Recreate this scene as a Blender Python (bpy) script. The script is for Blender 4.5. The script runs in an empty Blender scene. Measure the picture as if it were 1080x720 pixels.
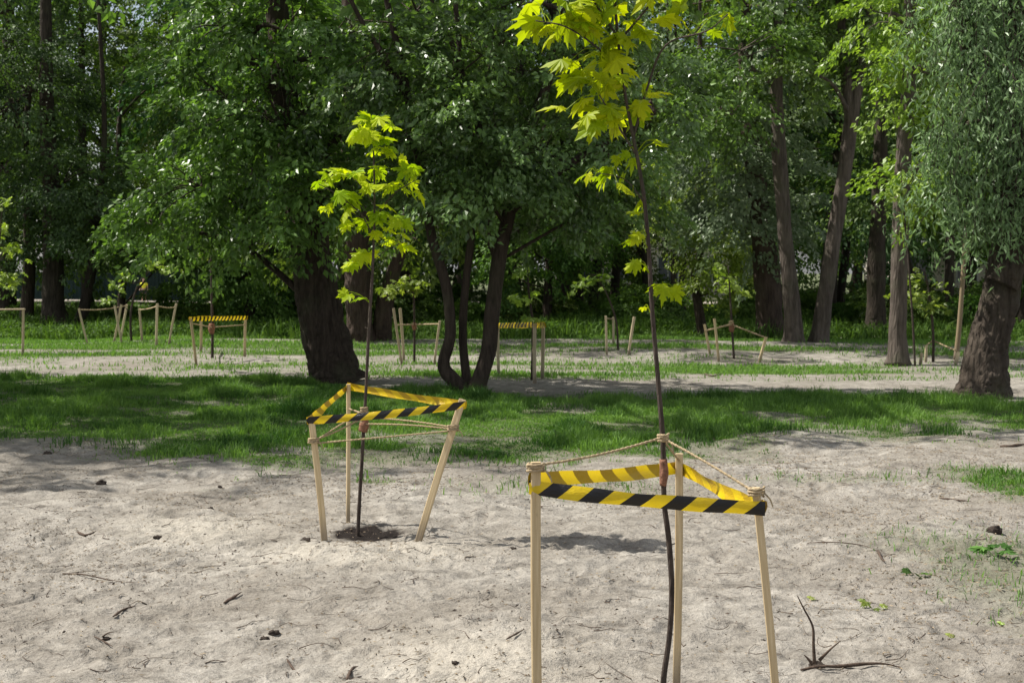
import bpy, math, random
import numpy as np
from mathutils import Vector

rng = np.random.default_rng(7)
random.seed(7)
SC = bpy.context.scene
COL = SC.collection
F = 1500.0; H0 = 1.65; HOR = 285.0
PITCH = math.atan((360 - HOR) / F)
R = math.radians

# ------------------------------------------------------------------ mapping photo pixels (1080x720) to the place
def ray(px, py):
    u = (px - 540) / F; v = (py - 360) / F
    c, s = math.cos(PITCH), math.sin(PITCH)
    return u, c - v * s, -s - v * c          # x right, y forward, z up
def at(px, py, Y):
    x, y, z = ray(px, py); k = Y / y
    return Vector((x * k, Y, H0 + z * k))
def gp(px, py):
    x, y, z = ray(px, py); k = -H0 / z
    return Vector((x * k, y * k, 0))

# ------------------------------------------------------------------ numpy noise
_T = rng.random((256, 256))
def vnoise(x, y):
    xi = np.floor(x).astype(int); yi = np.floor(y).astype(int)
    fx = x - xi; fy = y - yi
    fx = fx * fx * (3 - 2 * fx); fy = fy * fy * (3 - 2 * fy)
    a = _T[xi & 255, yi & 255]; b = _T[(xi + 1) & 255, yi & 255]
    c = _T[xi & 255, (yi + 1) & 255]; d = _T[(xi + 1) & 255, (yi + 1) & 255]
    return (a * (1 - fx) + b * fx) * (1 - fy) + (c * (1 - fx) + d * fx) * fy
def fbm(x, y, o=4, s=1.0):
    t = 0; a = 1; w = 0
    for i in range(o):
        t = t + a * vnoise(x * s + 17.3 * i, y * s - 9.1 * i); w += a; a *= .5; s *= 2.03
    return t / w
def sstep(a, b, x):
    t = np.clip((x - a) / (b - a), 0, 1); return t * t * (3 - 2 * t)

# ------------------------------------------------------------------ mesh helpers
def mesh_np(name, V, faces, mats, parent=None, attrs=None, smooth=False, uv=None, matidx=None):
    """faces: list of (n,k) int arrays"""
    V = np.asarray(V, dtype=np.float32)
    me = bpy.data.meshes.new(name)
    me.vertices.add(len(V)); me.vertices.foreach_set('co', V.ravel())
    idx = np.concatenate([f.ravel() for f in faces]).astype(np.int32)
    tot = np.concatenate([np.full(len(f), f.shape[1], np.int32) for f in faces])
    st = np.concatenate([[0], np.cumsum(tot)[:-1]]).astype(np.int32)
    me.loops.add(len(idx)); me.loops.foreach_set('vertex_index', idx)
    me.polygons.add(len(tot)); me.polygons.foreach_set('loop_start', st)
    try: me.polygons.foreach_set('loop_total', tot)
    except Exception: pass
    if matidx is not None: me.polygons.foreach_set('material_index', matidx.astype(np.int32))
    me.polygons.foreach_set('use_smooth', np.full(len(tot), bool(smooth)))
    for k, a in (attrs or {}).items():
        if a.ndim == 1:
            at_ = me.attributes.new(k, 'FLOAT', 'POINT'); at_.data.foreach_set('value', a.astype(np.float32))
        else:
            at_ = me.attributes.new(k, 'FLOAT_COLOR', 'POINT'); at_.data.foreach_set('color', a.astype(np.float32).ravel())
    if uv is not None:
        l = me.uv_layers.new(name='UVMap'); l.data.foreach_set('uv', uv[idx].astype(np.float32).ravel())
    me.update(); me.validate()
    for m in (mats if isinstance(mats, (list, tuple)) else [mats]): me.materials.append(m)
    o = bpy.data.objects.new(name, me); COL.objects.link(o)
    if parent is not None: o.parent = parent
    return o
class MB:
    def __init__(s): s.V = []; s.F = []; s.A = []; s.n = 0; s.UV = []
    def add(s, V, F, A=None, UV=None):
        V = np.asarray(V, float); F = F if isinstance(F, list) else [F]
        for f in F: s.F.append(np.asarray(f) + s.n)
        s.V.append(V); s.A.append(A if A is not None else np.full(len(V), .5)); s.n += len(V)
        s.UV.append(UV if UV is not None else np.zeros((len(V), 2)))
    def build(s, name, mats, parent=None, smooth=True, attr='tint', origin=None):
        V = np.concatenate(s.V)
        if origin is not None: V = V - np.array(origin)
        q = [f for f in s.F if f.shape[1] == 4]; t = [f for f in s.F if f.shape[1] == 3]
        fs = []
        if q: fs.append(np.concatenate(q))
        if t: fs.append(np.concatenate(t))
        return mesh_np(name, V, fs, mats, parent, {attr: np.concatenate(s.A)}, smooth, np.concatenate(s.UV))
def catmull(P, n):
    P = np.asarray(P, float)
    if len(P) < 3:
        t = np.linspace(0, 1, n)[:, None]; return P[0] * (1 - t) + P[-1] * t
    Q = np.vstack([2 * P[0] - P[1], P, 2 * P[-1] - P[-2]])
    out = []; u = np.linspace(0, len(P) - 1, n)
    for x in u:
        i = min(int(x), len(P) - 2); t = x - i
        a, b, c, d = Q[i:i + 4]
        out.append(.5 * ((2 * b) + (c - a) * t + (2 * a - 5 * b + 4 * c - d) * t * t + (3 * b - a - 3 * c + d) * t ** 3))
    return np.array(out)
def tube(P, rad, n=8, rough=0.0, seg=None, freq=3.0, caps=True, flare=0.0, ridge=0.0):
    P = np.asarray([tuple(p) for p in P], float)
    seg = seg or max(2, len(P) * 3)
    r = np.interp(np.linspace(0, 1, seg), np.linspace(0, 1, len(rad)), rad)
    C = catmull(P, seg)
    T = np.gradient(C, axis=0); T /= np.linalg.norm(T, axis=1)[:, None] + 1e-9
    up = np.array([0, 1, 0.0]) if abs(T[0][1]) < .9 else np.array([1, 0, 0.0])
    N = []; v = np.cross(T[0], up); v /= np.linalg.norm(v)
    for t in T:
        v = v - t * np.dot(v, t); v = v / (np.linalg.norm(v) + 1e-9); N.append(v)
    N = np.array(N); B = np.cross(T, N)
    a = np.linspace(0, 2 * np.pi, n, endpoint=False)
    rr = r[:, None] * np.ones(n)
    if rough:
        s = np.arange(seg)[:, None] * .35; ox = random.random() * 90
        rr = rr * (1 + rough * 2 * (fbm(np.cos(a)[None] * freq + 7 + ox, np.sin(a)[None] * freq + s * .5 + 7 + ox, 3) - .5))
    if ridge:
        s = np.arange(seg)[:, None] * (.9 if seg < 60 else .5); w_ = fbm(np.cos(a)[None] * 2 + s * .12, np.sin(a)[None] * 2 + 4 + s * .05, 3) * 5
        q_ = np.abs(fbm((a[None] * 4.2 + w_), s * .55 + 0 * a[None], 3, 1.0) - .5)
        rr = rr * (1 + ridge * (np.minimum(q_ * 9, 1) - .6))
    if flare:
        L = np.linspace(0, 1, seg)[:, None]
        lob = .5 + .5 * np.cos(a * 5 + 1.3)[None] * .8 + .25 * np.cos(a * 3)[None]
        rr = rr * (1 + flare * np.exp(-L * 22) * lob)
    V = (C[:, None, :] + rr[..., None] * (np.cos(a)[None, :, None] * N[:, None] + np.sin(a)[None, :, None] * B[:, None])).reshape(-1, 3)
    i = np.arange(seg - 1)[:, None] * n; j = np.arange(n)[None]
    k = (j + 1) % n
    Fq = np.stack([i + j, i + k, i + k + n, i + j + n], -1).reshape(-1, 4)
    Fs = [Fq]
    if caps:
        V = np.vstack([V, C[0], C[-1]]); m = seg * n
        j = np.arange(n); k = (j + 1) % n
        Fs.append(np.stack([np.full(n, m), k, j], -1)); Fs.append(np.stack([np.full(n, m + 1), (seg - 1) * n + j, (seg - 1) * n + k], -1))
    ln = np.concatenate([[0], np.cumsum(np.linalg.norm(np.diff(C, axis=0), axis=1))])
    U = np.stack([np.repeat(a / 6.283, 1)[None].repeat(seg, 0).ravel(), np.repeat(ln, n)], -1)
    if caps: U = np.vstack([U, [0, 0], [0, ln[-1]]])
    return V, Fs, U
def bar(p, q, w, d, twist=0.0, bow=0.0):
    """a sawn lath from p to q with slightly bevelled edges"""
    p = np.array(tuple(p), float); q = np.array(tuple(q), float)
    n = 7
    C = p[None] + (q - p)[None] * np.linspace(0, 1, n)[:, None]
    ax = (q - p) / np.linalg.norm(q - p)
    X = np.cross(ax, [0, 1, 0]); X /= np.linalg.norm(X); Yv = np.cross(ax, X)
    c, s = math.cos(twist), math.sin(twist)
    X, Yv = X * c + Yv * s, Yv * c - X * s
    C += X[None] * (bow * np.sin(np.linspace(0, np.pi, n)))[:, None]
    b = min(w, d) * .16
    cs = [(-w/2 + b, -d/2), (w/2 - b, -d/2), (w/2, -d/2 + b), (w/2, d/2 - b), (w/2 - b, d/2), (-w/2 + b, d/2), (-w/2, d/2 - b), (-w/2, -d/2 + b)]
    V = np.concatenate([[C[i] + X * x + Yv * y for x, y in cs] for i in range(n)])
    i = np.arange(n - 1)[:, None] * 8; j = np.arange(8)[None]; k = (j + 1) % 8
    Fq = np.stack([i + j, i + k, i + k + 8, i + j + 8], -1).reshape(-1, 4)
    e = (n - 1) * 8
    caps = []
    for o in (0, e):
        for t in ((0, 1, 2), (0, 2, 3), (0, 3, 4), (0, 4, 5), (0, 5, 6), (0, 6, 7)):
            caps.append([o + x for x in (t if o else t[::-1])])
    L = np.linalg.norm(q - p)
    U = np.stack([np.tile([c_[0] + c_[1] for c_ in cs], n), np.repeat(np.linspace(0, L, n), 8)], -1)
    return V, [Fq, np.array(caps)], U

def tag(o, label=None, cat=None, group=None, kind=None):
    if label: o['label'] = label; assert len(label.replace('-', ' ').split()) <= 16 or print('LONG', label) or True
    if cat: o['category'] = cat
    if group: o['group'] = group
    if kind: o['kind'] = kind
    return o
def empty(name, loc):
    o = bpy.data.objects.new(name, None); COL.objects.link(o); o.location = loc; o.empty_display_size = .2
    return o
def copy_thing(root, loc, rz=0, sc=1.0, label=None, group=None):
    r = root.copy(); COL.objects.link(r); r.location = loc; r.rotation_euler = (0, 0, rz); r.scale = (sc, sc, sc) if not hasattr(sc, '__len__') else sc
    if label: r['label'] = label
    if group: r['group'] = group
    for ch in list(root.children):
        c = ch.copy(); COL.objects.link(c); c.parent = r
    return r

# ------------------------------------------------------------------ materials
def nodes(name):
    m = bpy.data.materials.new(name); m.use_nodes = True
    nt = m.node_tree; nt.nodes.clear()
    return m, nt, nt.nodes, nt.links
def N(nt, t, **kw):
    n = nt.nodes.new(t)
    for k, v in kw.items():
        if k.startswith('i_'):
            key = k[2:].replace('_', ' ')
            n.inputs[key].default_value = v
        else: setattr(n, k, v)
    return n
def ramp(nt, stops, fac=None):
    r = nt.nodes.new('ShaderNodeValToRGB'); e = r.color_ramp.elements
    e[0].position, e[0].color = stops[0][0], (*stops[0][1], 1)
    e[1].position, e[1].color = stops[-1][0], (*stops[-1][1], 1)
    for p, c in stops[1:-1]:
        x = e.new(p); x.color = (*c, 1)
    if fac is not None: nt.links.new(fac, r.inputs[0])
    return r
def noise(nt, scale, detail=4, rough=.6, vec=None, dist=0):
    n = nt.nodes.new('ShaderNodeTexNoise'); n.inputs['Scale'].default_value = scale; n.inputs['Detail'].default_value = detail
    n.inputs['Roughness'].default_value = rough; n.inputs['Distortion'].default_value = dist
    if vec is not None: nt.links.new(vec, n.inputs['Vector'])
    return n
def mixc(nt, fac, a, b, mode='MIX'):
    m = nt.nodes.new('ShaderNodeMix'); m.data_type = 'RGBA'; m.blend_type = mode
    for s, v in ((0, fac), (6, a), (7, b)):
        if hasattr(v, 'links') or isinstance(v, bpy.types.NodeSocket): nt.links.new(v, m.inputs[s])
        elif isinstance(v, (int, float)): m.inputs[s].default_value = v
        else: m.inputs[s].default_value = (*v, 1)
    return m.outputs[2]
def math_(nt, op, a, b=None, clamp=False):
    m = nt.nodes.new('ShaderNodeMath'); m.operation = op; m.use_clamp = clamp
    for i, v in enumerate((a, b)):
        if v is None: continue
        if isinstance(v, (int, float)): m.inputs[i].default_value = v
        else: nt.links.new(v, m.inputs[i])
    return m.outputs[0]

def leaf_mat(name, dark, light, trans=.35, tcol=None, rough=.42, spec=.5):
    m, nt, ns, ln = nodes(name)
    at_ = N(nt, 'ShaderNodeAttribute', attribute_name='tint')
    oi = N(nt, 'ShaderNodeObjectInfo')
    r = ramp(nt, [(0, dark), (1, light)], at_.outputs['Fac'])
    hsv = N(nt, 'ShaderNodeHueSaturation'); ln.new(r.outputs[0], hsv.inputs['Color'])
    ln.new(math_(nt, 'ADD', math_(nt, 'MULTIPLY', oi.outputs['Random'], .03), .485), hsv.inputs['Hue'])
    ln.new(math_(nt, 'ADD', math_(nt, 'MULTIPLY', oi.outputs['Random'], .4), .8), hsv.inputs['Value'])
    p = N(nt, 'ShaderNodeBsdfPrincipled', i_Roughness=rough); p.inputs['Specular IOR Level'].default_value = spec
    ln.new(hsv.outputs[0], p.inputs['Base Color'])
    t = N(nt, 'ShaderNodeBsdfTranslucent')
    tc = mixc(nt, 1.0, hsv.outputs[0], tcol or (1.25, 1.35, .5), 'MULTIPLY'); ln.new(tc, t.inputs['Color'])
    mx = N(nt, 'ShaderNodeMixShader'); mx.inputs[0].default_value = trans
    ln.new(p.outputs[0], mx.inputs[1]); ln.new(t.outputs[0], mx.inputs[2])
    o = N(nt, 'ShaderNodeOutputMaterial'); ln.new(mx.outputs[0], o.inputs[0])
    return m
def bark_mat(name, a, b, scale=1.0, bump=.6):
    m, nt, ns, ln = nodes(name)
    tc = N(nt, 'ShaderNodeTexCoord'); mp = N(nt, 'ShaderNodeMapping'); mp.inputs['Scale'].default_value = (14 * scale, 14 * scale, 2.6 * scale)
    ln.new(tc.outputs['Object'], mp.inputs[0])
    n1 = noise(nt, 1.0, 6, .65, mp.outputs[0], .6)
    v = N(nt, 'ShaderNodeTexVoronoi', feature='DISTANCE_TO_EDGE', i_Scale=1.3); ln.new(mp.outputs[0], v.inputs['Vector'])
    n2 = noise(nt, 1.7, 3, .5, tc.outputs['Object'])
    c1 = ramp(nt, [(.3, a), (.72, b)], n1.outputs[0])
    c2 = mixc(nt, math_(nt, 'MULTIPLY', ramp(nt, [(.52, (0, 0, 0)), (.72, (1, 1, 1))], n2.outputs[0]).outputs[0], .35), c1.outputs[0], (.07, .085, .04))
    h = math_(nt, 'ADD', math_(nt, 'MULTIPLY', v.outputs['Distance'], 1.4, True), n1.outputs[0])
    bp = N(nt, 'ShaderNodeBump', i_Strength=bump, i_Distance=.04); ln.new(h, bp.inputs['Height'])
    p = N(nt, 'ShaderNodeBsdfPrincipled', i_Roughness=.9); p.inputs['Specular IOR Level'].default_value = .2
    ln.new(c2, p.inputs['Base Color']); ln.new(bp.outputs[0], p.inputs['Normal'])
    o = N(nt, 'ShaderNodeOutputMaterial'); ln.new(p.outputs[0], o.inputs[0])
    return m
def plain(name, col, rough=.7, var=.25, scale=20, bump=0, spec=.3):
    m, nt, ns, ln = nodes(name)
    tc = N(nt, 'ShaderNodeTexCoord'); n1 = noise(nt, scale, 5, .6, tc.outputs['Object'])
    lo = tuple(c * (1 - var) for c in col); hi = tuple(min(1, c * (1 + var)) for c in col)
    r = ramp(nt, [(.3, lo), (.7, hi)], n1.outputs[0])
    p = N(nt, 'ShaderNodeBsdfPrincipled', i_Roughness=rough); p.inputs['Specular IOR Level'].default_value = spec
    ln.new(r.outputs[0], p.inputs['Base Color'])
    if bump:
        bp = N(nt, 'ShaderNodeBump', i_Strength=bump, i_Distance=.01); ln.new(n1.outputs[0], bp.inputs['Height']); ln.new(bp.outputs[0], p.inputs['Normal'])
    o = N(nt, 'ShaderNodeOutputMaterial'); ln.new(p.outputs[0], o.inputs[0])
    return m
def wood_mat(name, a, b):
    m, nt, ns, ln = nodes(name)
    uv = N(nt, 'ShaderNodeUVMap', uv_map='UVMap'); oi = N(nt, 'ShaderNodeObjectInfo')
    mp = N(nt, 'ShaderNodeMapping'); mp.inputs['Scale'].default_value = (110, 3.5, 1); ln.new(uv.outputs[0], mp.inputs[0])
    ad = N(nt, 'ShaderNodeVectorMath', operation='ADD'); ln.new(mp.outputs[0], ad.inputs[0])
    cx = N(nt, 'ShaderNodeCombineXYZ'); ln.new(math_(nt, 'MULTIPLY', oi.outputs['Random'], 60), cx.inputs[2]); ln.new(cx.outputs[0], ad.inputs[1])
    n1 = noise(nt, 1.0, 5, .6, ad.outputs[0], .3)
    mp2 = N(nt, 'ShaderNodeMapping'); mp2.inputs['Scale'].default_value = (25, 9, 1); ln.new(uv.outputs[0], mp2.inputs[0])
    n2 = noise(nt, 1.0, 3, .6, mp2.outputs[0])
    r = ramp(nt, [(.28, a), (.7, b)], n1.outputs[0])
    c = mixc(nt, ramp(nt, [(.66, (0, 0, 0)), (.8, (.55, .55, .55))], n2.outputs[0]).outputs[0], r.outputs[0], (.14, .09, .05))
    sy = N(nt, 'ShaderNodeSeparateXYZ'); ln.new(uv.outputs[0], sy.inputs[0])
    dirt = ramp(nt, [(.08, (1, 1, 1)), (.24, (0, 0, 0))], math_(nt, 'SUBTRACT', sy.outputs[1], math_(nt, 'MULTIPLY', n2.outputs[0], .08)))
    c = mixc(nt, math_(nt, 'MULTIPLY', dirt.outputs[0], .75), c, (.16, .13, .10))
    hsv = N(nt, 'ShaderNodeHueSaturation'); ln.new(c, hsv.inputs['Color'])
    ln.new(math_(nt, 'ADD', math_(nt, 'MULTIPLY', oi.outputs['Random'], .3), .82), hsv.inputs['Value'])
    p = N(nt, 'ShaderNodeBsdfPrincipled', i_Roughness=.75); p.inputs['Specular IOR Level'].default_value = .3
    bp = N(nt, 'ShaderNodeBump', i_Strength=.35, i_Distance=.004); ln.new(n1.outputs[0], bp.inputs['Height']); ln.new(bp.outputs[0], p.inputs['Normal'])
    ln.new(hsv.outputs[0], p.inputs['Base Color'])
    o = N(nt, 'ShaderNodeOutputMaterial'); ln.new(p.outputs[0], o.inputs[0])
    return m
def tape_mat():
    m, nt, ns, ln = nodes('barrier_tape')
    uv = N(nt, 'ShaderNodeUVMap', uv_map='UVMap'); sp = N(nt, 'ShaderNodeSeparateXYZ'); ln.new(uv.outputs[0], sp.inputs[0])
    t = math_(nt, 'SUBTRACT', sp.outputs[0], math_(nt, 'MULTIPLY', sp.outputs[1], .058))
    fr = math_(nt, 'FRACT', math_(nt, 'DIVIDE', t, .147))
    stripe = math_(nt, 'LESS_THAN', fr, .5)
    g = N(nt, 'ShaderNodeNewGeometry')
    tc = N(nt, 'ShaderNodeTexCoord'); n1 = noise(nt, 9, 4, .6, tc.outputs['Object'])
    yel = ramp(nt, [(.3, (.66, .46, .006)), (.7, (.74, .56, .012))], n1.outputs[0])
    blk = mixc(nt, g.outputs['Backfacing'], (.012, .012, .014), (.60, .40, .012))
    c = mixc(nt, stripe, yel.outputs[0], blk)
    p = N(nt, 'ShaderNodeBsdfPrincipled', i_Roughness=.33); ln.new(c, p.inputs['Base Color'])
    tr = N(nt, 'ShaderNodeBsdfTranslucent'); ln.new(mixc(nt, stripe, yel.outputs[0], (.012, .009, .003)), tr.inputs[0])
    mpw = N(nt, 'ShaderNodeMapping'); mpw.inputs['Scale'].default_value = (26, 3, 1); ln.new(uv.outputs[0], mpw.inputs[0]); nw = noise(nt, 1, 4, .6, mpw.outputs[0], 1.0)
    bw = N(nt, 'ShaderNodeBump', i_Strength=.7, i_Distance=.006); ln.new(nw.outputs[0], bw.inputs['Height']); ln.new(bw.outputs[0], p.inputs['Normal'])
    mx = N(nt, 'ShaderNodeMixShader'); mx.inputs[0].default_value = .3
    ln.new(p.outputs[0], mx.inputs[1]); ln.new(tr.outputs[0], mx.inputs[2])
    o = N(nt, 'ShaderNodeOutputMaterial'); ln.new(mx.outputs[0], o.inputs[0])
    return m
M = {}
M['bark_dark'] = bark_mat('bark_dark', (.022, .016, .012), (.085, .064, .05))
M['bark_grey'] = bark_mat('bark_grey', (.045, .036, .030), (.155, .128, .108), .9)
M['bark_brown'] = bark_mat('bark_brown', (.03, .021, .017), (.10, .072, .056))
M['bark_willow'] = bark_mat('bark_willow', (.028, .021, .016), (.10, .08, .062), .7, 1.0)
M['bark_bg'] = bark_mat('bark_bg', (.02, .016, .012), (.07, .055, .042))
M['bark_sapling'] = bark_mat('bark_sapling', (.03, .022, .018), (.10, .078, .064), 5, .4)
M['leaf_oak'] = leaf_mat('leaf_oak', (.02, .045, .008), (.20, .33, .075), .36, rough=.38, spec=.5)
M['leaf_acacia'] = leaf_mat('leaf_acacia', (.02, .045, .012), (.22, .36, .11), .34, rough=.32, spec=.6)
M['leaf_willow'] = leaf_mat('leaf_willow', (.09, .15, .065), (.34, .51, .26), .42, (1.1, 1.25, .8), .4)
M['leaf_grey'] = leaf_mat('leaf_grey', (.08, .12, .06), (.26, .33, .20), .34, (1.1, 1.2, .8), .45)
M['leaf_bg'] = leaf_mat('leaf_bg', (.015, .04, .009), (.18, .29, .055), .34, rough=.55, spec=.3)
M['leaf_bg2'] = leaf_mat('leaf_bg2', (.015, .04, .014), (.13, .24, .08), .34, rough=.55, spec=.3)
M['leaf_light'] = leaf_mat('leaf_light', (.12, .185, .025), (.31, .40, .07), .42)
M['leaf_gold'] = leaf_mat('leaf_gold', (.24, .38, .006), (.52, .60, .012), .52, (1.15, 1.2, .4), .5, spec=.2)
M['grass'] = leaf_mat('grass_blade', (.035, .095, .018), (.18, .30, .07), .38, rough=.6, spec=.25)
M['weed'] = leaf_mat('weed_leaf', (.03, .075, .014), (.13, .23, .05), .35, rough=.65, spec=.15)
M['straw'] = leaf_mat('straw', (.10, .07, .04), (.36, .29, .19), .15, (1, 1, 1), .8)
M['wood'] = wood_mat('sawn_wood', (.42, .31, .165), (.62, .50, .31))
M['wood_pale'] = wood_mat('pale_wood', (.42, .34, .21), (.62, .52, .36))
M['old_wood'] = wood_mat('old_wood', (.15, .11, .065), (.27, .21, .13))
M['rope'] = plain('jute_rope', (.36, .28, .17), .9, .35, 120, .6)
M['wrap'] = plain('burlap_wrap', (.22, .11, .07), .95, .4, 60, .8)
M['tape'] = tape_mat()
M['deadwood'] = plain('dead_wood', (.075, .052, .038), .9, .5, 60, .8)
M['bits'] = leaf_mat('bark_bits', (.03, .022, .016), (.16, .12, .085), .0, (1, 1, 1), .9)
M['clod'] = plain('dark_clod', (.045, .035, .028), 1.0, .5, 50, 1.0)
M['fence_green'] = plain('fence_paint', (.018, .04, .035), .6, .2, 3)
M['plaster'] = plain('plaster', (.72, .66, .58), .9, .12, 1.5)
M['plaster_white'] = plain('plaster_white', (.66, .66, .64), .9, .08, 1.5)
M['roof'] = plain('roof_sheet', (.25, .25, .26), .6, .15, 2)
M['glass'] = plain('window_glass', (.05, .065, .08), .12, .1, 2, 0, .6)
M['pathmat'] = plain('path_gravel', (.33, .29, .25), .95, .2, 8)
M['shirt'] = plain('yellow_cloth', (.80, .80, .06), .8, .06, 20)
M['shorts'] = plain('dark_cloth', (.03, .03, .04), .9, .1, 20)
M['skin'] = plain('skin', (.55, .36, .27), .6, .05, 20)
M['hair'] = plain('hair', (.04, .025, .02), .7, .2, 60)

# ------------------------------------------------------------------ ground relief and where the grass grows
def edge(pts):
    q = sorted([(gp(a, b).x, gp(a, b).y) for a, b in pts]); return np.array([p[0] for p in q]), np.array([p[1] for p in q])
NE = edge([(-200, 468), (0, 470), (110, 476), (170, 492), (400, 497), (560, 487), (780, 478), (860, 465), (1080, 455), (1250, 452)])
FE = edge([(-200, 398), (0, 397), (300, 397), (480, 408), (560, 411), (760, 412), (950, 414), (1080, 421), (1200, 420)])
HOLE = gp(388, 560); MOUND = [(gp(330, 585), .42, .05), (gp(440, 582), .38, .04), (gp(385, 592), .3, .03), (gp(500, 700), .5, .03), (gp(205, 560), .5, .025)]
def grass_mask(x, y):
    e = (fbm(x, y, 4, .9) - .5) * 3.0 + (fbm(x, y, 3, 2.6) - .5) * 2.6
    near = np.interp(x, *NE) + e * .9; far = np.interp(x, *FE) + (fbm(x + 40, y, 3, .6) - .5) * 2.0
    band = sstep(-.7, 1.9, y - near) * sstep(0, .8, far - y)
    band = band * (.45 + .55 * sstep(.34, .56, fbm(x + 9, y * 1.6 + 4, 4, 1.0)))
    # patchy ground of the clearing, streaks run across the view
    st = fbm(x * .22 + 5, y * .75 + 2, 4, 1.0)
    mid = sstep(.47, .66, st) * .7 * sstep(21, 23, y) + .18 * sstep(21, 23, y) * sstep(.35, .6, fbm(x, y, 3, 2.2))
    wood = sstep(0, 1.4, y - (33.5 + (fbm(x, y, 2, .25) - .5) * 5 + 2.5 * np.sin(x * .14)))
    wood = wood * (1 - .92 * np.exp(-((y - 68) / 3.5) ** 2))
    # patches of the near sand
    c = gp(1090, 512); p1 = sstep(1.25, .45, np.hypot((x - c.x) / .75, (y - c.y) / 1.0) + e * .3) * .9
    c = gp(1075, 600); p2 = sstep(1.3, .2, np.hypot((x - c.x) / .7, (y - c.y) / 1.3) + e * .3) * .4
    c = gp(600, 512); p3 = sstep(1.2, .2, np.hypot((x - c.x) / 1.3, (y - c.y) / .8)) * .14
    c = gp(940, 505); p4 = sstep(1.2, .2, np.hypot((x - c.x) / 1.6, (y - c.y) / .35) + e * .3) * .2
    g = np.maximum.reduce([band, mid * (1 - wood), wood, p1, p2, p3, p4])
    return np.clip(g, 0, 1)
def dents(x, y, cs=.34, seed=3):
    rs = np.random.default_rng(seed); J = rs.random((64, 64, 5)); h = 0
    ci = np.floor(x / cs).astype(int); cj = np.floor(y / cs).astype(int)
    for a in (-1, 0, 1):
        for b in (-1, 0, 1):
            q = J[(ci + a) & 63, (cj + b) & 63]
            dx = x - (ci + a + q[..., 0]) * cs; dy = y - (cj + b + q[..., 1]) * cs
            th = q[..., 2] * 6.283; u = dx * np.cos(th) + dy * np.sin(th); v = -dx * np.sin(th) + dy * np.cos(th)
            r = np.sqrt((u / .125) ** 2 + (v / .05) ** 2 + 1e-6); on = (q[..., 3] > .45) * (.4 + .6 * q[..., 4])
            h = h + on * (-.020 * np.exp(-r ** 4) + .010 * np.exp(-((r - 1.35) / .35) ** 2))
    return h
def relief(x, y):
    d = np.hypot(x, y)
    near = sstep(30, 12, y)
    h = (fbm(x, y, 3, 1.1) - .5) * .10 * near
    h = h + (fbm(x + 31, y + 7, 4, 4.2) - .5) * .05 * near * (.5 + 1.0 * sstep(.35, .65, fbm(x - 8, y + 3, 2, .7)))
    r = np.abs(fbm(x * 1.0 + 3, y * 1.0 - 5, 3, 6.5) - .5)
    h = h - np.exp(-(r / .035) ** 2) * .010 * near
    h = h + (fbm(x, y, 3, 15) - .5) * .032 * sstep(14, 8, y) + (dents(x, y) + .6 * dents(x * 1.7 + 9, y * 1.7, .34, 8)) * sstep(16, 11, y) * (.15 + .85 * sstep(.42, .6, fbm(x + 60, y + 20, 2, .8)))
    h = h + (fbm(x, y, 3, .16) - .5) * .35 * sstep(12, 30, y) * sstep(.1, 3, abs(y) * .3)
    h = h * sstep(0, 1, np.ones_like(h))
    h = h - .035 * np.exp(-(((x - HOLE.x) / .22) ** 2 + ((y - HOLE.y) / .25) ** 2))
    for c, r_, a in MOUND:
        dd = ((x - c.x) ** 2 + (y - c.y) ** 2) / (r_ * r_)
        h = h + a * np.exp(-dd * 1.6) * (.6 + .8 * fbm(x, y, 3, 9))
    return h
def hz(x, y): return float(relief(np.array([float(x)]), np.array([float(y)]))[0])
def gpz(px, py):
    p = gp(px, py); p.z = hz(p.x, p.y); return p

def axis(segs):
    out = [segs[0][0]]
    for a, b, s in segs:
        n = max(1, int(round((b - a) / s))); out += list(np.linspace(a, b, n + 1)[1:])
    return np.array(out)
xs = axis([(-400, -60, 34), (-60, -16, 2), (-16, -5, .3), (-5, -3, .05), (-3, 3, .018), (3, 5, .05), (5, 16, .3), (16, 60, 2), (60, 400, 34)])
ys = axis([(-60, -4, 8), (-4, 4, 1.0), (4, 9, .018), (9, 13, .03), (13, 24, .09), (24, 50, .4), (50, 120, 2.5), (120, 700, 58)])
X, Y = np.meshgrid(xs, ys, indexing='ij')
Z = relief(X, Y)
G = grass_mask(X, Y)
ndx, ndy = X.shape
V = np.stack([X, Y, Z], -1).reshape(-1, 3)
i = np.arange(ndx - 1)[:, None] * ndy; j = np.arange(ndy - 1)[None]
Fq = np.stack([i + j, i + j + ndy, i + j + 1 + ndy, i + j + 1], -1).reshape(-1, 4)
dk = np.exp(-np.clip((((X - HOLE.x) / .17) ** 2 + ((Y - HOLE.y) / .21) ** 2) - .5 + (fbm(X, Y, 3, 12) - .5) * 1.8, 0, 9) ** 3)
pale = np.zeros_like(X)
for c, r_, a in MOUND: pale = np.maximum(pale, np.exp(-((X - c.x) ** 2 + (Y - c.y) ** 2) / (r_ * r_) * 1.2))

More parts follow.
